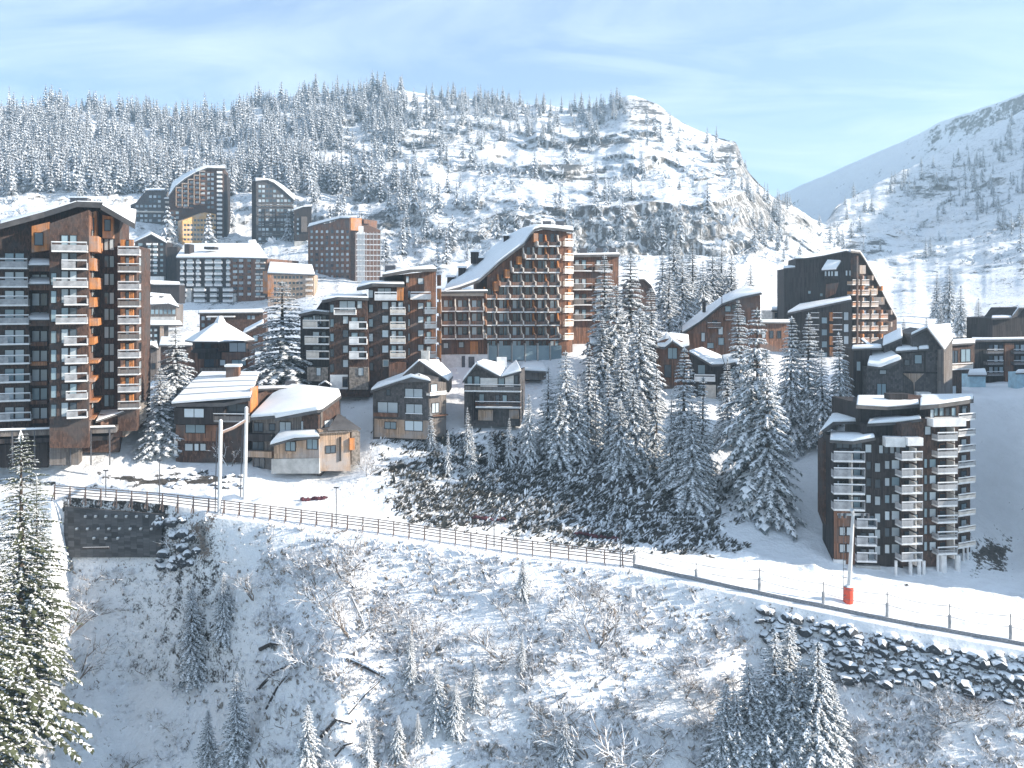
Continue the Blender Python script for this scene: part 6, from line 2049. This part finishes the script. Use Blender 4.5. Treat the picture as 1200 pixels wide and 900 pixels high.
# fallen trunks on the valley side
for i, (x0, y0, x1, y1, r, l) in enumerate([
    (302, 810, 342, 780, .22, 'fallen snowy trunk lying left of the frosted shrub at the bottom left'),
    (312, 832, 336, 793, .16, 'thin fallen stem below the left fallen trunk'),
    (406, 774, 452, 797, .26, 'longest fallen trunk pointing at the young trees'),
    (408, 838, 447, 798, .16, 'thin fallen trunk running down from the end of the longest one'),
    (376, 866, 412, 850, .24, 'dark fallen trunk beside the bushy bottom spruce'),
    (392, 888, 414, 872, .2, 'short fallen trunk lowest on the slope'),
    (305, 763, 332, 758, .3, 'short thick dark log half buried on the shaded slope'),
    (412, 700, 428, 735, .12, 'curved frosted stem under the brown shrub')]):
    a, c = ground(x0, y0), ground(x1, y1)
    up = Vector((0, 0, r * .9)); m1 = a.lerp(c, .5); m1.z = max(m1.z, ground_at((x0 + x1) / 2, m1.y)) 
    mb = MB(); mb.tube([a + up, m1 + up * 1.6, c + up], [r, r * .85, r * .5], 8)
    R_ = random.Random(i)
    for t in (.25, .4, .55, .7, .85):
        q = a.lerp(c, t) + up; mb.tube([q, q + Vector((R_.uniform(-.7, .7), R_.uniform(-.6, .2), R_.uniform(.3, .9)))], [r * .25, .02], 4)
    solo('fallen_trunk', mb, M['log'], a, l, 'log')

# boulder bank under the road on the right, and rocks by the retaining wall
def boulder_mesh(seed):
    bm = bmesh.new(); bmesh.ops.create_icosphere(bm, subdivisions=2, radius=1)
    R = random.Random(seed); dirs = [Vector((R.gauss(0, 1), R.gauss(0, 1), R.gauss(0, 1))).normalized() for _ in range(11)]
    cut = [R.uniform(.6, .95) for _ in dirs]
    for v in bm.verts:
        s = 1.0
        for d, c in zip(dirs, cut):
            k = v.co.normalized().dot(d)
            if k > .25: s = min(s, c / k)
        v.co = v.co * s * R.uniform(.94, 1.05); v.co.z *= .75
    me = bpy.data.meshes.new('boulder'); bm.to_mesh(me); bm.free(); me.materials.append(M['rock']); return me


BO = [boulder_mesh(40 + i) for i in range(8)]
R_ = random.Random(12)
n = 0
placed = []
while n < 252:
    x = R_.uniform(888, 1228)
    yt = np.interp(x, [885, 1050, 1200, 1230], [712, 745, 772, 778]); yb = np.interp(x, [885, 930, 1000, 1100, 1200, 1230], [735, 785, 803, 806, 828, 832])
    y = R_.uniform(yt, yb)
    sz = R_.choice([.45, .55, .65, .75, .85, 1.0])
    if any(abs(x - a) < (sz + s) * 3.6 and abs(y - c) < (sz + s) * 2.3 for a, c, s in placed) and R_.random() < .93: continue
    placed.append((x, y, sz)); g = ground(x, y)
    o = link('boulder', BO[n % 8]); o.location = g + Vector((0, -.1, sz * .15)); o.scale = (sz * R_.uniform(.9, 1.4), sz, sz * R_.uniform(.8, 1.1)); o.rotation_euler = (R_.uniform(-.2, .2), R_.uniform(-.2, .2), R_.random() * 6.28)
    tag(o, 'snow-dusted dark boulder in the stacked bank below the road on the right', 'boulder', 'boulders of the bank below the road'); n += 1
for i in range(26):
    x, y = R_.uniform(185, 232), R_.uniform(608, 668)
    g = ground(x, y); sz = R_.uniform(.5, 1.2)
    o = link('boulder', BO[i % 8]); o.location = g + Vector((0, 0, .1)); o.scale = (sz * 1.2, sz, sz); o.rotation_euler = (0, 0, R_.random() * 6)
    tag(o, 'dark rock jutting from the bank right of the retaining wall', 'boulder', 'rocks beside the retaining wall')
for i in range(22):
    x, y = R_.uniform(190, 292), R_.uniform(548, 572)
    g = ground(x, y); sz = R_.uniform(.4, 1.0)
    o = link('boulder', BO[i % 8]); o.location = g; o.scale = (sz * 1.3, sz, sz * .9); o.rotation_euler = (0, 0, R_.random() * 6)
    tag(o, 'half-buried rock in the bank below the ribbed roof chalet', 'boulder', 'rocks below the ribbed roof chalet')
